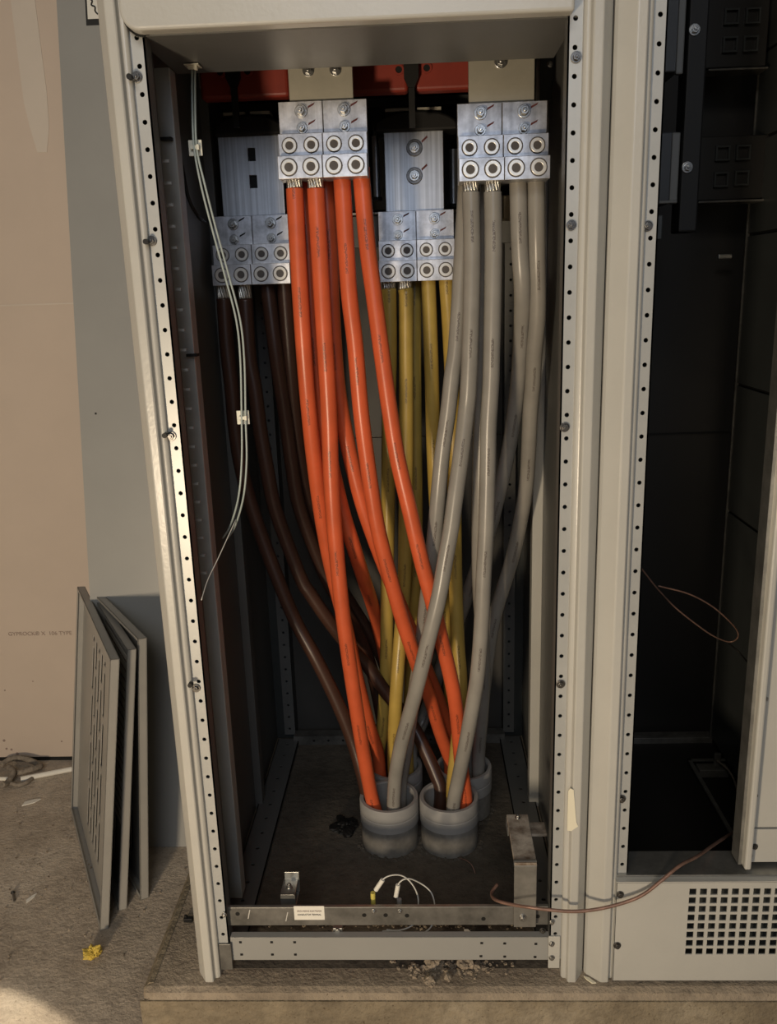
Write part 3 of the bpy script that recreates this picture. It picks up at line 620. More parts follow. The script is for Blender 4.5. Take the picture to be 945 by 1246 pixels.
# ================================================================ LUGS AND BUSBARS
def lug_block(cx0, cx1, ytop, ybot, Y, labs, grp, marks='redink'):
    """two four-barrel lugs side by side; Y = front face of the lowest step"""
    xa, xb = at(cx0, ybot - 14, Y).x, at(cx1, ybot - 14, Y).x; zb = at((cx0 + cx1) / 2, ybot, Y).z
    w = (xb - xa) / 2; step = .021 * S; hp = ybot - ytop; cm = (cx0 + cx1) / 2
    y0 = Y * S; y1_ = y0 + step * .8; y2_ = y0 + step * 1.7; y3_ = y0 + step * 2.07
    zA = at(cm, ybot - .30 * hp, Y).z; zB = at(cm, ybot - .585 * hp, y1_ / S).z; zC = at(cm, ytop, y2_ / S).z
    for k in (0, 1):
        x0 = xa + k * w + .0003; x1 = xa + (k + 1) * w - .0003; xc = (x0 + x1) / 2
        t = thing('mechanical_lug', (xc, Y * S + step, zb), labs[k], 'cable lug', grp)
        poly = [(y0, zb), (y0, zA), (y1_, zA), (y1_, zB), (y2_, zB), (y2_, zC), (y3_, zC), (y3_, zb)]
        mb = MB(); mb.prism(poly, x0, x1, 'x'); P(mb, 'lug_body', 'alu', t, bevel=.0007)
        for j, (yy, zz_) in enumerate(((y0, (zb + zA) / 2), (y1_, zA + (zB - zA) * .5))):
            for s_ in (-1, 1):
                xx = xc + s_ * w * .245; rr = .0098 * S * (1.05 - .08 * j)
                mb = MB(); mb.ring((xx, yy, zz_), (0, -1, 0), rr * .55, rr * .98, .0022, 24); P(mb, 'set_screw', 'ring', t, bevel=.0006)
                mb = MB(); mb.ring((xx, yy, zz_), (0, -1, 0), rr * .98, rr * 1.13, .0004, 24); P(mb, 'bore_shadow', 'hole', t)  # dark ring paints the shadow around the screw bore
                mb = MB(); mb.cyl((xx, yy - .0002, zz_), (xx, yy - .0010, zz_), rr * .55, 20); mb.cyl((xx, yy - .0010, zz_), (xx, yy - .0018, zz_), rr * .28, 6); P(mb, 'screw_socket', 'hole', t)
        for (fr_, rb) in ((.115, .0086), (.335, .0074)):
            zz_ = at(cm, ytop + fr_ * hp, y2_ / S - .008).z; xx = xc + (-.001 if k else .001) * S
            bolt_at((xx, y2_, zz_), rb * S, t, 'bolt', 'tongue_bolt', h=1.1)
            ax = xx + .0085 * S; az = zz_ + .003 * S; mb = MB(); mb.prism([(ax, az), (ax + .010, az + .0050), (ax + .012, az + .0085), (ax + .001, az + .0035)], y2_ - .0006, y2_ + .0002, 'y')
            P(mb, 'torque_mark', marks, t)
lug_block(337.5, 447, 122, 216, YO - .024, ('left aluminium lug of the pair above the orange cables', 'right aluminium lug of the pair above the orange cables'), 'cable lugs')
lug_block(558, 669.5, 124, 219, YG - .024, ('left aluminium lug of the pair above the grey cables', 'right aluminium lug of the pair above the grey cables'), 'cable lugs')
lug_block(460.5, 554, 256, 342, YY - .024, ('left aluminium lug of the pair above the yellow cables', 'right aluminium lug of the pair above the yellow cables'), 'cable lugs')
lug_block(257.5, 353, 262, 346.5, YB - .024, ('left aluminium lug of the pair above the brown cables', 'right aluminium lug of the pair above the brown cables'), 'cable lugs', 'inkb')
def busbar(x0, x1, y0, y1, Y, lab, m='bus', ztop=None, dep=.010):
    a, b = at(x0, (y0 + y1) / 2, Y), at(x1, (y0 + y1) / 2, Y); t_, u = at((x0+x1)/2, y0, Y).z, at((x0+x1)/2, y1, Y).z
    if ztop: t_ = ztop
    t = thing('busbar', ((a.x + b.x) / 2, Y * S, u), lab, 'busbar', 'vertical busbars')
    return t, a.x, b.x, u, t_
def plain_bar(args, lab, m, ztop, bolts):
    t, xa, xb, u, tt = busbar(*args, lab, m, ztop)
    mb = MB(); mb.box((xa, args[4] * S, u), (xb, args[4] * S + .010, tt)); P(mb, 'bar', m, t, bevel=.001)
    for (px, py, r) in bolts:
        q = at(px, py, args[4])
        if r > .012: bolt_at((q.x, args[4] * S, q.z), r, t, 'bolt_dark', 'bar_washer', h=.2); bolt_at((q.x, args[4] * S - r * .3, q.z), r * .62, t, 'bolt', 'bar_bolt', h=1.0); mb = MB(); ax, az = q.x + r * .95, q.z + r * .55; mb.prism([(ax, az), (ax + .010, az + .0085), (ax + .009, az + .012), (ax - .001, az + .0035)], args[4] * S - .0006, args[4] * S + .0002, 'y'); P(mb, 'torque_mark', 'redink', t)
        else: bolt_at((q.x, args[4] * S, q.z), r, t, 'bolt', 'bar_bolt')
    return t
stp = .021 * 2.09
plain_bar((352, 430, 84, 160, YO - .024 + stp), 'vertical busbar behind the lugs of the orange cables', 'bus_warm', TOP - .25, ((375, 86, .009), (408, 85, .009)))
plain_bar((570, 650, 84, 160, YG - .024 + stp), 'vertical busbar behind the lugs of the grey cables', 'bus_warm', TOP - .25, ((609, 75, .010),))
plain_bar((469, 540, 153, 330, YY - .024 + stp), 'vertical busbar with two round-washered bolts above the yellow cables', 'bus', None, ((504, 180, .0145), (504, 214, .0145)))
# brown busbar with two square punched holes
Yq = YB - .024 + stp
t, xa, xb, u, tt = busbar(271, 346, 160, 335, Yq, 'vertical busbar with two empty rectangular holes above the brown cables')
mb = MB(); h_ = [at(306, 188, Yq), at(308, 221, Yq)]; hw_, hh_ = .0068, .0110
zlist = [tt, h_[0].z + hh_, h_[0].z - hh_, h_[1].z + hh_, h_[1].z - hh_, u]; y0 = Yq * S
for i in range(5):
    if i in (1, 3): mb.box((xa, y0, zlist[i+1]), (h_[0].x - hw_, y0 + .01, zlist[i])); mb.box((h_[0].x + hw_, y0, zlist[i+1]), (xb, y0 + .01, zlist[i]))
    else: mb.box((xa, y0, zlist[i+1]), (xb, y0 + .01, zlist[i]))
P(mb, 'bar', 'bus', t)
mb = MB(); mb.box((xa + .01, y0 + .011, u), (xb - .01, y0 + .012, tt - .01)); P(mb, 'backing_shadow_gap', 'black', t)  # black sheet paints the shade behind the punched holes
# black insulating boots and their clamp plates
for (x0, x1, yc_, Y, lab) in ((262, 346, 163, Yq, 'black arched insulating boot over the busbar of the brown cables'), (455, 556, 158, YY - .024 + stp, 'black arched insulating boot over the busbar of the yellow cables')):
    a, b = at(x0, yc_, Y), at(x1, yc_, Y); cx = (a.x + b.x) / 2; w = (b.x - a.x) / 2
    t = thing('insulating_boot', (cx, Y * S, a.z), lab, 'insulator', 'black insulating boots')
    n = 20; up = .026
    poly = [(cx + w * math.cos(math.pi * k / n), a.z + .002 + up * math.sin(math.pi * k / n)) for k in range(n + 1)] + [(cx - w, a.z - .006), (cx + w, a.z - .006)]
    mb = MB(); mb.prism(poly, Y * S - .012, Y * S + .05, 'y'); P(mb, 'boot_cap', 'black', t, bevel=.004)
    mb = MB(); 
    for (f0, f1) in ((-.72, -.1), (.05, .62)): mb.box((cx + w * f0, Y * S - .004, a.z + up + .002), (cx + w * f1, Y * S + .03, a.z + up + .007))
    P(mb, 'clamp_plate', 'bus_warm', t)
# silver contact jaws beside the centre busbar
for (x0, x1, y0, y1, lab) in ((452, 463, 166, 240, 'polished contact jaw left of the centre busbar'), (546, 557, 182, 248, 'polished contact jaw right of the centre busbar')):
    Y = 1.50; a, b = at(x0, y0, Y), at(x1, y1, Y)
    t = thing('contact_jaw', ((a.x + b.x) / 2, Y * S, b.z), lab, 'contact')
    mb = MB(); mb.cyl(((a.x + b.x) / 2, Y * S, b.z), ((a.x + b.x) / 2, Y * S, a.z), (b.x - a.x) / 2, 24); P(mb, 'jaw_barrel', 'bus', t, smooth=False)
    mb = MB(); mb.cyl(((a.x + b.x) / 2, Y * S, b.z - .006), ((a.x + b.x) / 2, Y * S, b.z), (b.x - a.x) / 2 + .003, 24); P(mb, 'jaw_ring', 'black', t)
# red insulated horizontal bars
zred = None
for (x0, x1, y0, y1, lab, hs) in ((243, 352, 88, 118, 'red insulated busbar, left length beside the control wires', ((268, 88), (301, 87))), (352, 497, 80, 112, 'red insulated busbar, middle length behind the orange cables\u2019 lugs'.replace('\u2019', ''), ((485, 85),)), (505, 640, 74, 108, 'red insulated busbar, right length behind the lugs of the grey cables', ((519, 83),))):
    Y = 1.335; a, b = at(x0, (y0+y1)/2, Y), at(x1, (y0+y1)/2, Y); u = at(430, 114, Y).z
    t = thing('insulated_busbar', ((a.x + b.x) / 2, Y * S, u), lab, 'busbar', 'red insulated busbars')
    mb = MB(); mb.box((a.x, Y * S, u), (b.x - .001, Y * S + .03, u + .07)); P(mb, 'sleeve', 'red', t, bevel=.006, segs=3)
    mb = MB(); mb.box((a.x - .003, Y * S + .01, u + .02), (b.x + .003, Y * S + .02, u + .05)); P(mb, 'bar_end', 'bus_warm', t)
    for (hx, hy) in hs:
        q = at(hx, hy, Y); mb = MB(); mb.ring((q.x, Y * S, q.z), (0, -1, 0), .0055, .0085, .003, 16); P(mb, 'bolt_cap', 'red', t)
        mb = MB(); mb.cyl((q.x, Y * S + .001, q.z), (q.x, Y * S - .0012, q.z), .0055, 14); P(mb, 'cap_bore', 'black', t)
# black barrier posts between the red lengths
for (px, lab) in ((285, 'black barrier stay crossing the left red busbar'), (501, 'black barrier stay between the two right red busbars')):
    a = at(px, 130, 1.32); t = thing('barrier_stay', (a.x, 1.32 * S, a.z), lab, 'insulator')
    mb = MB(); mb.box((a.x - .005, 1.325 * S, a.z - .03), (a.x + .005, 1.332 * S, a.z + .08)); mb.prism([(a.x - .012, a.z + .10), (a.x - .012, a.z + .045), (a.x - .005, a.z + .03), (a.x + .005, a.z + .03), (a.x + .012, a.z + .045), (a.x + .012, a.z + .10)], 1.322 * S, 1.331 * S, 'y')
    P(mb, 'stay', 'black', t); tag(t, lab, 'insulator')
# black breaker back plate and beige bus support beam
t = thing('breaker_backplate', at(430, 235, 1.56), 'black moulded breaker back behind the rear busbars', 'switchgear')
a, b = at(243, 180, 1.56), at(688, 180, 1.56); z0, z1 = at(470, 254, 1.56).z, TOP - .3
mb = MB(); mb.box((a.x, 1.56 * S, z0), (b.x, 1.58 * S, z1)); P(mb, 'plate', 'black', t)
mb = MB()
for px in (262, 352, 444, 562, 660):
    q = at(px, 180, 1.52); mb.box((q.x - .004, 1.52 * S, z0 + .01), (q.x + .004, 1.56 * S, z0 + .17))
P(mb, 'phase_barrier', 'smoke', t, bevel=.003)
mb = MB(); a, b = at(244, 130, 1.545), at(690, 130, 1.545); mb.box((a.x, 1.53 * S, at(400, 133, 1.53).z), (b.x, 1.555 * S, at(400, 122, 1.53).z)); P(mb, 'upper_rail', 'paint_dark', t)
t = thing('bus_support_beam', at(620, 262, 1.5), 'beige fibreglass bus support beam behind the grey cables', 'support')
a, b = at(562, 252, 1.5), at(680, 252, 1.5); z0, z1 = at(660, 266, 1.5).z, at(660, 236, 1.5).z
mb = MB(); mb.box((a.x, 1.5 * S, z0), (b.x, 1.53 * S, z1)); P(mb, 'beam', 'beige', t, bevel=.002)
mb = MB(); q = at(604, 252, 1.49); mb.box((q.x - .011, 1.49 * S, z0 - .002), (q.x + .011, 1.5 * S, z1)); P(mb, 'clamp_plate', 'galv', t, bevel=.001)
bolt_at((q.x - .002, 1.49 * S, (z0 + z1) / 2), .009, t, 'bolt_dark', 'beam_bolt')
q = at(672, 250, 1.49); mb = MB(); mb.box((q.x + .0, 1.485 * S, z0), (q.x + .016, 1.5 * S, z1 + .001)); P(mb, 'end_block', 'beige', t, bevel=.002)
# steel hanger in the top right corner
t = thing('steel_hanger', at(665, 100, 1.35), 'small dark steel hanger in the top right corner of the open bay', 'bracket')
a, b = at(657, 74, 1.35), at(680, 98, 1.35)
mb = MB(); mb.box((a.x, 1.35 * S, b.z), (b.x, 1.353 * S, a.z + .05)); mb.box((a.x, 1.35 * S, b.z - .03), (b.x - .012, 1.353 * S, b.z)); P(mb, 'hanger_plate', 'paint_dark', t)
q = at(670, 76, 1.34); bolt_at((q.x, 1.35 * S, q.z), .005, t, 'bolt', 'hanger_bolt')

# ================================================================ CONTROL WIRES
def wire(name, pts, r, m, lab, cat, grp=None, n=8, sub=8):
    W = spline(pts, sub); mb = MB(); mb.tube(W, r, n); o = P(mb, name, m, origin=W[0]); return tag(o, lab, cat, grp)
Yw = 1.10
wp = [(235, 74, Yw + .03), (235.5, 130, Yw + .01), (237.5, 178, Yw), (246, 225, Yw - .005), (260, 280, Yw), (275, 335, Yw), (289, 390, Yw), (294, 440, Yw), (295.5, 508, Yw), (298, 560, Yw), (294, 605, Yw), (284, 640, Yw + .02), (275, 655, Yw + .06)]
wire('control_wire', [at(x - 1.6, y, Y) for x, y, Y in wp[:9]] + [at(x - 4, y, Y) for x, y, Y in wp[9:]], .0016, 'wire', 'left one of two thin teal wires hanging from the top plate', 'wire', 'teal control wires')
wire('control_wire', [at(x + 1.9, y + 3, Y) for x, y, Y in wp[:3]] + [at(x + 3.2, y, Y) for x, y, Y in wp[3:9]] + [at(x + 2, y, Y) for x, y, Y in wp[9:]], .0016, 'wire', 'right one of two thin teal wires hanging from the top plate', 'wire', 'teal control wires')
wire('thin_wire', [at(287, 632, 1.11), at(265, 680, 1.06), at(253, 705, 1.03), at(245, 730, .994)], .0008, 'wirew', 'fine pale wire slanting across the left post below the teal wires', 'wire')
for (px, py, Y, flat, lab) in ((234, 71, 1.125, True, 'white cable tie mount stuck under the top plate'), (237.5, 180, 1.105, False, 'white adhesive tie mount, upper one on the teal wires'), (295.5, 508, 1.105, False, 'white adhesive tie mount, lower one on the teal wires')):
    q = at(px, py, Y); t = thing('cable_tie_mount', q, lab, 'cable mount', 'white cable tie mounts'); mb = MB()
    if flat: mb.box((q.x - .010, q.y - .012, zp - .003), (q.x + .010, q.y + .010, zp - .0015)); P(mb, 'base', 'tie', t); zc2 = zp - .005
    else: mb.box((q.x - .0095, q.y, q.z - .0105), (q.x + .0095, q.y + .0015, q.z + .0105)); P(mb, 'base', 'tie', t, bevel=.0008); zc2 = q.z
    mb = MB(); mb.box((q.x - .006, q.y - .0065, zc2 - .0025), (q.x + .006, q.y - .004, zc2 + .0025)); mb.box((q.x + .003, q.y - .008, zc2 - .0035), (q.x + .007, q.y - .0015, zc2 + .0035)); P(mb, 'cable_tie', 'tie', t, bevel=.0005)
wire('control_wire', [at(208, 108, 1.18), at(214, 160, 1.18), at(222, 205, 1.18), at(229, 240, 1.18), at(240, 262, 1.2), at(249, 270, 1.25)], .0028, 'black', 'dark wire loom bending along the upper left side wall', 'wire')
# copper wires
cw = [(605, 1076, 1.035), (598, 1087, 1.02), (603, 1095, 1.0), (622, 1100.5, .985), (644, 1104, .972), (668, 1107, .968), (698, 1109, .966), (728, 1106, .966), (760, 1098, .967), (783, 1088, .968), (805, 1071, .972), (827, 1053, .985), (848, 1042, 1.01), (868, 1028, 1.05), (885, 1017, 1.09), (893, 1012, 1.12)]
wire('copper_wire', [at(*p) for p in cw], .0027, 'copper', 'long bare copper wire draped across both posts and the vented base cover', 'wire', n=10)
lp = [(774, 684, 1.12), (785, 698, 1.13), (798, 714.5, 1.14), (820, 738, 1.16), (846, 759, 1.18), (868, 774, 1.20), (887, 781, 1.21), (897, 776, 1.20), (895.6, 766, 1.19), (881, 750, 1.17), (862, 735, 1.15), (836, 722, 1.13), (801, 713, 1.11)]
wire('copper_wire', [at(*p) for p in lp], .0013, 'copper', 'thin copper wire curled into a loop in the dark bay', 'wire')
wire('thin_wire', [at(883, 780, 1.3), at(900, 795, 1.3), at(916, 815, 1.25), at(925, 826, 1.2)], .0015, 'black', 'black wire running behind the copper loop', 'wire')
wire('thin_wire', [at(871, 925, 1.5), at(884, 935, 1.46), at(893, 950, 1.42), at(899, 972, 1.36)], .0022, 'rope', 'brownish wire curving over the bay floor by the stay', 'wire')

# ================================================================ GROUND BAR AND BRACKET
gb = thing('ground_bar', at(470, 1122, 1.0), 'flat dull steel ground bar with white sticker across the cabinet foot', 'ground bar')
zt4, zb4 = at(450, 1104, 1.01).z, at(450, 1126, 1.01).z
xA, xB = at(277, 1112, 1.01).x, at(667, 1114, 1.01).x
mb = MB(); mb.box((xA, 1.01 * S, zb4), (xB, 1.01 * S + .006, zt4)); P(mb, 'bar', 'galv_dark', gb, bevel=.001)
mb = MB(); mb.box((xA, 1.01 * S + .0005, zt4), (xB, 1.01 * S + .0055, zt4 + .0008)); P(mb, 'bright_edge', 'galv', gb)
mb = MB()
for (px, py) in ((289, 1112), (443, 1113.5), (469, 1113.5), (495, 1114), (588, 1118), (654, 1115)):
    q = at(px, py, 1.01); mb.cyl((q.x, 1.01 * S - .0004, q.z), (q.x, 1.01 * S + .001, q.z), .0036, 12)
P(mb, 'bar_holes', 'black', gb)
mb = MB(); a, b = at(357, 1103, 1.009), at(395, 1119.5, 1.009); mb.box((a.x, 1.0095 * S, b.z), (b.x, 1.01 * S, a.z)); st = P(mb, 'sticker', 'paper', gb)
cx = (a.x + b.x) / 2; cz = (a.z + b.z) / 2; hgt = a.z - b.z
text_mesh('GROUNDING ELECTRODE', .0042, 'ink', 'sticker_text', Matrix.Translation((cx, 1.0093 * S, cz + hgt * .14)) @ FACE, st, sx=.80)
text_mesh('CONDUCTOR TERMINAL', .0042, 'inkb', 'sticker_text', Matrix.Translation((cx, 1.0093 * S, cz - hgt * .12)) @ FACE, st, sx=.80)
mb = MB()
for (px, py, s_) in ((303, 1112, 9), (349, 1115, 9)):
    q = at(px, py, 1.01); mb.prism([(q.x - .003, q.z - .009), (q.x - .0015, q.z - .009), (q.x + .0025, q.z + .008), (q.x + .001, q.z + .008)], 1.01 * S - .0006, 1.01 * S, 'y')
P(mb, 'scratch', 'ring', gb)
# U clip on the bar
t = thing('beam_clip', at(353, 1097, 1.04), 'small zinc clip standing on the left half of the ground bar', 'clip')
a, b = at(342, 1083, 1.04), at(361, 1098, 1.04)
mb = MB(); mb.box((a.x, 1.03 * S, b.z), (b.x, 1.032 * S, a.z)); mb.box((a.x, 1.03 * S, a.z - .002), (b.x, 1.065 * S, a.z)); mb.box((a.x + .002, 1.063 * S, b.z), (b.x + .002, 1.065 * S, a.z + .014)); mb.box((a.x, 1.03 * S, b.z - .002), (b.x, 1.07 * S, b.z)); P(mb, 'clip_body', 'galv', t, bevel=.0006)
bolt_at(((a.x + b.x) / 2, 1.047 * S, a.z), .006, t, 'bolt', 'clip_screw', d=(0, 0, 1))
mb = MB(); q = at(411, 1129, 1.02); mb.box((q.x - .008, 1.015 * S, q.z - .004), (q.x + .008, 1.03 * S, q.z + .004)); mb.cyl((q.x, 1.012 * S, q.z), (q.x, 1.016 * S, q.z), .0045, 12)
tag(P(mb, 'spring_nut', 'galv', bevel=.001), 'small pale spring nut between ground bar and plinth rail', 'nut')
# bracket on the right
t = thing('ground_bracket', at(638, 1130, 1.0), 'rust-stained bent steel strap bracket at the right end of the ground bar', 'bracket')
a, b = at(625, 1128, .999), at(652, 1128, .999); ztb = at(640, 1054, .999).z; zbb = at(640, 1129, .999).z
M['rust'] = mat('rust_stained_strap', (.62, .57, .48), .6, .1, col2=(.13, .09, .06), nscale=28)
w0, w1 = a.x, b.x
mb = MB(); mb.box((w0, 1.0 * S, zbb), (w1, 1.0 * S + .005, ztb)); P(mb, 'upright_strap', 'galv', t, bevel=.001)
far = atz(616, 994, (ztb - H) / S); fr_ = atz(645, 994, (ztb - H) / S)
mb = MB(); mb.prism([(w0, 1.0 * S), (w1, 1.0 * S), (fr_.x - .004, far.y), (far.x, far.y)], ztb, ztb + .005, 'z'); P(mb, 'top_strap', 'rust', t, bevel=.001)
mb = MB(); mb.cyl((w0, 1.0 * S + .006, ztb + .0), (w1, 1.0 * S + .006, ztb), .006, 16); P(mb, 'bend', 'galv', t)
mb = MB(); mb.box((far.x + .02, far.y - .045, ztb - .007), (XR + .006, far.y - .012, ztb - .002)); P(mb, 'cross_strap', 'rust', t, bevel=.001)
mb = MB(); mb.prism([(far.x - .002, far.y - .025), (far.x + .001, far.y), (far.x + .001, far.y)], ztb - .02, ztb + .005, 'z') if False else mb.box((far.x - .001, far.y - .03, ztb - .016), (far.x + .001, far.y, ztb)); P(mb, 'folded_ear', 'galv', t)
bolt_at((far.x + .018, far.y - .010, ztb + .005), .005, t, 'bolt', 'strap_bolt', d=(0, 0, 1))
bolt_at((at(636, 1117, .999).x, 1.0 * S, at(636, 1117, .999).z), .006, t, 'bolt', 'strap_bolt')
bolt_at((at(660, 1132, 1.005).x, 1.005 * S, at(660, 1132, 1.005).z), .005, t, 'bolt_dark', 'strap_bolt')
# small signal wires on the bar
def small_wire(pts, lab, boot_px, boot_m, tagm):
    W = spline([at(*p) for p in pts], 8); t = thing('labelled_wire', W[0], lab, 'wire', 'small white wires at the ground bar')
    mb = MB(); mb.tube(W, .0012, 8); P(mb, 'insulation', 'wirew', t)
    i = 3; mb = MB(); mb.cyl(W[0], W[7], .0038, 12); P(mb, 'wire_marker', tagm, t)
    b0 = at(boot_px[0], boot_px[1], pts[0][2]); b1 = at(boot_px[0] + .5, boot_px[2], pts[0][2]); mb = MB(); mb.cyl(b0, b1, .004, 12); P(mb, 'terminal_boot', boot_m, t)
    q = at(boot_px[0] + 1, 1110, 1.008); bolt_at((q.x, 1.01 * S, q.z), .0042, t, 'bolt', 'terminal_screw')
small_wire([(457, 1083, 1.03), (467, 1069, 1.03), (480, 1064.5, 1.035), (492, 1067, 1.04), (502, 1077, 1.04), (508, 1090, 1.04), (508.5, 1104, 1.035), (505, 1122, 1.035), (490, 1131, 1.03), (465, 1133, 1.03)], 'white wire with yellow terminal boot looping over the ground bar', (453.5, 1086, 1101), 'yell2', 'paper')
small_wire([(481.5, 1091, 1.035), (485, 1075, 1.035), (496, 1069, 1.04), (510, 1074, 1.05), (522, 1083, 1.05), (527.5, 1094, 1.045), (529, 1112, 1.04), (524, 1128, 1.035), (512, 1136, 1.03), (495, 1135, 1.03), (470, 1131, 1.03)], 'white wire with clear terminal boot, right of the yellow-booted one', (485.5, 1094, 1102), 'pvc', 'paper')
wire('thin_wire', [atz(558, 1044, PAD + .004), atz(567, 1047, PAD + .014), atz(574, 1053, PAD + .012), atz(578, 1063, PAD + .003)], .001, 'copper', 'tiny reddish wire offcut arched on the pad beside the front right conduit', 'wire')

# ================================================================ LEANING SHEET AND VENTED COVERS
b0 = atz(200, 1030, FL); yS = b0.y; xSl = atz(130, 1025, FL).x
zT = 1.93; lean = (wy - .012 - yS) / (zT - FLZ)
xSr = xl - .05
def sheetpt(x, z, d=0): return Vector((x, yS + (z - FLZ) * lean - d, z))
mb = MB(); vs = [mb.bm.verts.new(sheetpt(x, z, d)) for d in (0, .0025) for x, z in ((xSl, FLZ + .0008), (xSr, FLZ + .0008), (xSr, zT), (xSl, zT))]
for f in ((0,1,2,3),(4,7,6,5),(0,4,5,1),(1,5,6,2),(2,6,7,3),(3,7,4,0)): mb.bm.faces.new([vs[i] for i in f])
sh = P(mb, 'side_sheet', 'sheet', origin=sheetpt((xSl + xSr) / 2, FLZ)); tag(sh, 'large flat grey steel sheet leaning on the drywall beside the cabinet', 'metal sheet')
def onsheet(px, py):
    q = ray(px, py); q = Vector((q.x * S, q.y * S, q.z * S))   # ray from eye (0,0,H)
    # y = yS + (z-FLZ)*lean
    t = (yS + (H - FLZ) * lean) / (q.y - q.z * lean); return Vector((0, 0, H)) + q * t
a, b = onsheet(104, 0), onsheet(120, 31)
def plate(x0, z0, x1, z1, d0, d1, name, m, parent):
    mb = MB(); vs = [mb.bm.verts.new(sheetpt(x, z, d)) for d in (d0, d1) for x, z in ((x0, z0), (x1, z0), (x1, z1), (x0, z1))]
    for f in ((0,1,2,3),(4,7,6,5),(0,4,5,1),(1,5,6,2),(2,6,7,3),(3,7,4,0)): mb.bm.faces.new([vs[i] for i in f])
    return P(mb, name, m, parent)
nt_ = plate(a.x, b.z, a.x + .06, b.z + .10, .0025, .0032, 'notice_label', 'inkb', sh)
plate(a.x + .004, b.z + .012, a.x + .056, b.z + .088, .0032, .0036, 'label_face', 'paper', nt_)
sq = spline([sheetpt(a.x + .009, b.z + .050, .0042), sheetpt(a.x + .015, b.z + .046, .0042), sheetpt(a.x + .013, b.z + .038, .0042), sheetpt(a.x + .020, b.z + .034, .0042), sheetpt(a.x + .020, b.z + .026, .0042), sheetpt(a.x + .025, b.z + .02, .0042)], 5)
mb = MB(); mb.tube(sq, .0016, 6); P(mb, 'label_pictogram', 'inkb', nt_)
q = onsheet(117, 503); plate(q.x - .002, q.z - .002, q.x + .002, q.z + .002, .0025, .0028, 'punched_hole', 'black', sh)

def pan(nb, fb, nt, lab, labels=False, slots=True, thick=.0165):
    """folded vented cover standing on edge; nb/fb near and far bottom pixels, nt near top pixel"""
    N = atz(*nb, FL); F = atz(*fb, FL); u = (F - N); u.z = 0; L = u.length; u.normalize()   # u: near -> far along the floor
    n = Vector((-u.y, u.x, 0));  n = n if n.dot(Vector((0, 0, 0)) - N) < 0 else -n           # away from the viewer
    q = ray(*nt); q = Vector((q.x, q.y, q.z)) * S; E = Vector((0, 0, H))
    # point E+q*t on plane (P-N).u=0
    t = (N - E).dot(u) / q.dot(u); T = E + q * t; up = (T - N); Hh = up.length; up.normalize(); nn = up.cross(u).normalized(); nn = nn if nn.dot(n) > 0 else -nn
    mtx = Matrix((( u.x, nn.x, up.x, 0), (u.y, nn.y, up.y, 0), (u.z, nn.z, up.z, 0), (0, 0, 0, 1)))
    t_ = thing('vented_cover', N + (F - N) / 2, lab, 'metal cover', 'vented covers leaning in a stack')
    def put(mb, name, m, par_=t_, **k):
        bmesh.ops.transform(mb.bm, matrix=Matrix.Translation(N + Vector((0, 0, .0008))) @ mtx, verts=mb.bm.verts); return P(mb, name, m, par_, **k)
    # face sheet lies at depth thick behind the flanges (the viewer looks into the pan)
    cols = []; y0, y1 = thick - .0015, thick
    mb = MB(); m0 = .30 * L
    if slots:
        sw_, pt_ = .044 * L, .080 * L; ncol = 5; x = m0; 
        mb.box((0, y0, 0), (m0, y1, Hh))
        for k in range(ncol):
            xa, xb = x, x + sw_; sl = (Hh - .12) / 4; off = (0 if k % 2 == 0 else sl / 2); z = 0
            segs = []; zz = .05
            while zz < Hh - .07:
                z1_ = min(zz + (sl * .86 if not (zz == .05 and off) else off * .8), Hh - .06); segs.append((zz, z1_)); zz = z1_ + sl * .14
            p = 0
            for s0, s1 in segs: mb.box((xa, y0, p), (xb, y1, s0)); p = s1
            mb.box((xa, y0, p), (xb, y1, Hh)); mb.box((xb, y0, 0), (x + pt_, y1, Hh)); x += pt_
        mb.box((x, y0, 0), (L, y1, Hh))
    else: mb.box((0, y0, 0), (L, y1, Hh))
    put(mb, 'slotted_face', 'pan')
    mb = MB(); mb.box((m0 - .005, y1 + .002, .03), (x + .005, y1 + .003, Hh - .03)); put(mb, 'slot_shade_sheet', 'black')  # black sheet added behind the slots, painting their shade
    for nm, (a_, b_) in (('edge_flange', ((0, 0, 0), (.0015, thick, Hh))), ('edge_flange', ((L - .0015, 0, 0), (L, thick, Hh))), ('edge_flange', ((0, 0, Hh - .0015), (L, thick, Hh))), ('edge_flange', ((0, 0, 0), (L, thick, .0015)))):
        mb = MB(); mb.box(a_, b_); put(mb, nm, 'pan')
    for nm, (a_, b_) in (('return_lip', ((0, 0, 0), (.004, .0015, Hh))), ('return_lip', ((L - .008, 0, 0), (L, .0015, Hh))), ('return_lip', ((0, 0, Hh - .006), (L, .0015, Hh))), ('return_lip', ((0, 0, 0), (L, .0015, .008)))):
        mb = MB(); mb.box(a_, b_); put(mb, nm, 'pan')
    if labels:
        for (z0, z1) in ((.55, .93), (.27, .535)):
            mb = MB(); mb.box((.15 * L, y0 - .0012, z0 * Hh), (.80 * L, y0 - .0006, z1 * Hh)); lb = put(mb, 'paper_label', 'paper')
            mb = MB()
            for r_ in range(int((z1 - z0) * 34)):
                zz = z0 * Hh + .012 + r_ * .020
                xx = .17 * L
                while xx < .77 * L:
                    w = .004 + random.random() * .012
                    if zz < z1 * Hh - .008: mb.box((xx, y0 - .0016, zz), (min(xx + w, .785 * L), y0 - .0012, zz + .004))
                    xx += w + .003
            put(mb, 'label_print', 'ink', lb)
    return t_
pan((121.5, 1133), (86, 985), (134, 803), 'frontmost of three leaning grey slotted covers, its inside facing out')
pan((144, 1109), (104, 995), (155, 791), 'middle leaning slotted cover with printed white labels inside', labels=True)
pan((171, 1096), (118, 1000), (168, 778), 'rearmost of three leaning grey covers, nearest the cabinet')

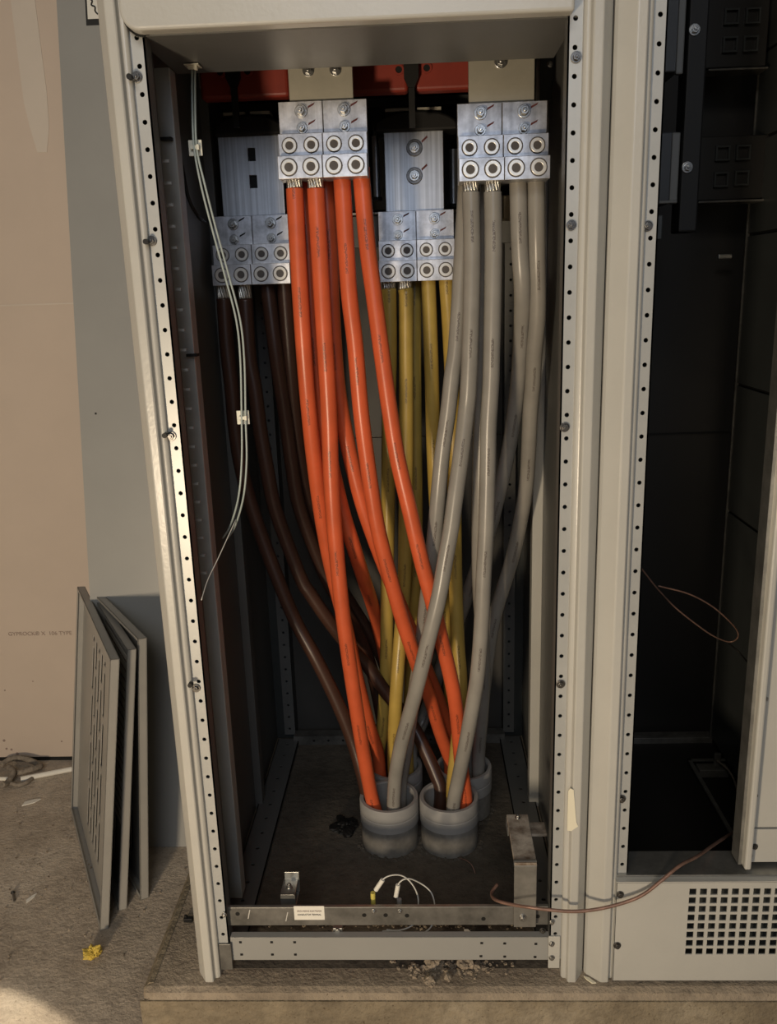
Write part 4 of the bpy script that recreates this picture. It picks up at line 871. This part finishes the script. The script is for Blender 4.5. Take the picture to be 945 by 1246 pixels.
# ================================================================ FLOOR LITTER
def rock(c, r, name, m, lab, cat, grp=None, flat=.6, sub=3, amp=.35, kind=None):
    bm = bmesh.new(); bmesh.ops.create_icosphere(bm, subdivisions=sub, radius=r)
    from mathutils import noise as mn
    o_ = Vector((random.random() * 50, random.random() * 50, 0))
    for v in bm.verts:
        k = 1 + amp * mn.noise(v.co / r * 1.3 + o_) * 1.6 + amp * .6 * mn.noise(v.co / r * 4 + o_)
        v.co = Vector((v.co.x * k, v.co.y * k, v.co.z * k * flat))
    zmin = min(v.co.z for v in bm.verts); 
    for v in bm.verts: v.co.z -= zmin
    me = bpy.data.meshes.new(name); bm.to_mesh(me); bm.free(); me.materials.append(M[m])
    o = bpy.data.objects.new(name, me); o.location = c; C.objects.link(o); return tag(o, lab, cat, grp, kind)
q = atz(113, 1167, FL); rock((q.x, q.y, FLZ), .0125, 'crumpled_wrapper', 'yellow', 'crumpled yellow wrapper lying on the concrete floor', 'litter', flat=.7, sub=4, amp=.75)
spots = ((527, 1170, .013, 'left'), (545, 1189, .0075, 'lowest'), (566, 1172, .014, 'right'), (523, 1195, .009, 'front left'), (508, 1180, .006, 'far left'), (580, 1176, .006, 'far right'))
for (px, py, r, w) in spots:
    q = atz(px, py + 4, PAD); rock((q.x, q.y, 0), r, 'concrete_lump', 'rub', f'{w} brown concrete lump of the crumbled pile in front of the plinth rail', 'rubble', 'crumbled concrete lumps', flat=.75)
def crumbs(cx, cy, sx, sy, n, z, name, m, lab, smin, smax):
    mb = MB()
    for k in range(n):
        x, y = cx + random.gauss(0, 1) * sx, cy + random.gauss(0, 1) * sy; s_ = random.uniform(smin, smax); a0 = random.random() * 3
        vs = mb.box((-s_, -s_ * .7, 0), (s_, s_ * .7, s_ * 1.1), Matrix.Translation((x, y, z)) @ Matrix.Rotation(a0, 4, 'Z'))
        for v in vs: v.co += Vector((random.uniform(-.3, .3), random.uniform(-.3, .3), random.uniform(0, .2))) * s_
    o = P(mb, name, m); tag(o, lab, 'debris', kind='stuff'); return o
q = atz(548, 1180, PAD); crumbs(q.x, q.y + .005, .045, .010, 160, 0, 'concrete_crumbs', 'rub', 'small concrete crumbs scattered around the rubble pile', .0008, .0035)
q = atz(480, 1136, PAD); mb_ = crumbs(q.x + .05, q.y + .02, .13, .006, 120, 0, 'concrete_crumbs', 'rub', 'grit lying between the ground bar and plinth rail', .0008, .003)
q = atz(70, 1080, FL); crumbs(q.x - .03, q.y, .12, .13, 150, FLZ, 'floor_grit', 'rub', 'loose grit on the lower concrete floor at left', .0006, .0022)
# dark hole / rag beside the front left conduit
q = atz(420, 1008, PAD); rock((q.x, q.y, 0), .022, 'black_rag', 'black', 'crumpled black rag on the pad left of the conduits', 'rag', flat=.35, amp=.6, sub=4)
# debris along the drywall
a, b = atz(26, 951, FL), atz(92, 938, FL)
mb = MB(); d_ = (b - a).normalized(); a.z += .007; b.z += .007; mb.cyl(a, b, .0065, 10); o = tag(P(mb, 'plastic_tube', 'paper', origin=a), 'pale plastic tube lying along the foot of the drywall', 'tube')
a, b = atz(-30, 950, FL), atz(14, 950, FL); a.z += .0055; b.z += .0055; mb = MB(); mb.cyl(a, b, .005, 10); tag(P(mb, 'wooden_stick', 'paper', origin=a), 'short white stick at the left edge by the drywall', 'stick')
rp = [(2, 936), (14, 930), (30, 931), (46, 934), (50, 939), (38, 945), (22, 945), (12, 940), (18, 948), (10, 957), (4, 962)]
wire('rope_scrap', [atz(x, y, FL) + Vector((0, 0, .012 + .004 * (i % 3))) for i, (x, y) in enumerate(rp)], .007, 'rope', 'tangled dusty rope scrap on the floor below the drywall', 'rope')
rp = [(12, 955), (22, 958), (32, 955), (40, 949)]
wire('rope_scrap', [atz(x, y, FL) + Vector((0, 0, .006)) for x, y in rp], .005, 'rope', 'short piece of dusty rope in front of the pale tube', 'rope')
mb = MB(); a, b = atz(16, 1088, FL), atz(18, 1097, FL); a.z += .003; b.z += .003; mb.cyl(a, b, .0022, 8); mb.cyl(a, a + (a - b).normalized() * .002, .0045, 8); tag(P(mb, 'screw', 'bolt_dark', origin=a), 'dark screw lying on the floor left of the pale chip', 'screw')
def chip(px, py, z, w, l, ang, name, m, lab, cat):
    q = atz(px, py, z); zz = q.z; mb = MB(); vs = mb.prism([(-w, -l * .6), (w * .7, -l), (w, l * .3), (0, l), (-w * .8, l * .4)], 0.0, .0018); bmesh.ops.transform(mb.bm, matrix=Matrix.Translation((q.x, q.y, zz)) @ Matrix.Rotation(ang, 4, 'Z'), verts=mb.bm.verts)
    tag(P(mb, name, m, origin=(q.x, q.y, zz)), lab, cat)
chip(38, 1093, FL, .004, .015, -.4, 'wood_chip', 'paper', 'pale chip on the floor right of the dark screw', 'chip')
chip(38, 976, FL, .008, .022, -1.0, 'plaster_flake', 'paper', 'pale plaster flake below the drywall debris', 'chip')
chip(717, 1193, PAD, .003, .011, .8, 'wood_chip', 'cream', 'cream splinter on the pad in front of the two touching posts', 'chip')
chip(568, 1134, PAD, .005, .007, .8, 'plaster_flake', 'paper', 'white flake between ground bar and plinth rail', 'chip')
mb = MB(); q = atz(232, 1121, PAD); mb.box((q.x - .012, q.y - .004, .0), (q.x + .004, q.y + .004, .008)); mb.cyl((q.x - .008, q.y, .008), (q.x - .008, q.y, .013), .003, 8)
tag(P(mb, 'anchor_bolt', 'black', bevel=.001), 'small black fixing on the pad left of the left post', 'fixing')
M['t'] = M['paint']

# ================================================================ LIGHT, WORLD, CAMERA
def area(name, loc, target, size, power, col, shape='SQUARE', sy=None):
    l = bpy.data.lights.new(name, 'AREA'); l.energy = power; l.color = col; l.size = size
    if sy: l.shape = 'RECTANGLE'; l.size_y = sy
    o = bpy.data.objects.new(name, l); C.objects.link(o); o.location = loc
    o.rotation_euler = (Vector(target) - Vector(loc)).to_track_quat('-Z', 'Y').to_euler(); return o
area('work_light', (-.75, -.75, .42), (-.2, 1.3, .55),   .16, 29, (1.0, .80, .56))
area('ceiling_lamp', (-.3, -1.6, 2.75), (0, 1.0, .8), 1.2, 19, (1.0, .93, .82), sy=.5)
area('cool_fill', (.1, -2.6, 2.2), (-.1, 1.4, 1.3), 1.2, 20, (.72, .82, 1.0), sy=1.2)  # cool area light added high in front for the terminals' blue tone
A_, B_ = atz(-6, 1196, FL), atz(100, 1250, FL); mid = (A_ + B_) / 2; dd = (B_ - A_); nrm = Vector((dd.y, -dd.x, 0)).normalized(); nrm = nrm if nrm.y < 0 else -nrm
Rr = .45; cc = mid + nrm * math.sqrt(Rr * Rr - (dd.length / 2) ** 2)
sl_ = bpy.data.lights.new('floor_patch_spot', 'SPOT'); sl_.energy = 220; sl_.color = (1, .86, .66); sl_.spot_size = 2 * math.atan(Rr / 2.2); sl_.spot_blend = .08; sl_.shadow_soft_size = .01  # unseen spot added overhead, its hard edge makes the bright floor patch
so = bpy.data.objects.new('floor_patch_spot', sl_); C.objects.link(so); so.location = (cc.x, cc.y, FLZ + 2.2)
w = bpy.data.worlds.new('World'); bpy.context.scene.world = w; w.use_nodes = True
bg = w.node_tree.nodes['Background']; bg.inputs[0].default_value = (.95, .86, .74, 1); bg.inputs[1].default_value = .10

cam = bpy.data.cameras.new('Camera'); co = bpy.data.objects.new('Camera', cam); C.objects.link(co)
right = Vector((rv.x, dv.x, -nv.x)); down = Vector((rv.y, dv.y, -nv.y)); fwd = Vector((rv.z, dv.z, -nv.z))
co.matrix_world = Matrix(((right.x, -down.x, -fwd.x, 0), (right.y, -down.y, -fwd.y, 0), (right.z, -down.z, -fwd.z, H), (0, 0, 0, 1)))
cam.sensor_width = 36; cam.sensor_fit = 'AUTO'; cam.lens = FOC / 1246 * 36; cam.clip_start = .02
sc = bpy.context.scene; sc.camera = co
sc.view_settings.view_transform = 'Standard'; sc.view_settings.look = 'None'; sc.view_settings.gamma = 1; sc.view_settings.use_curve_mapping = False
sc.view_settings.exposure = -0.05
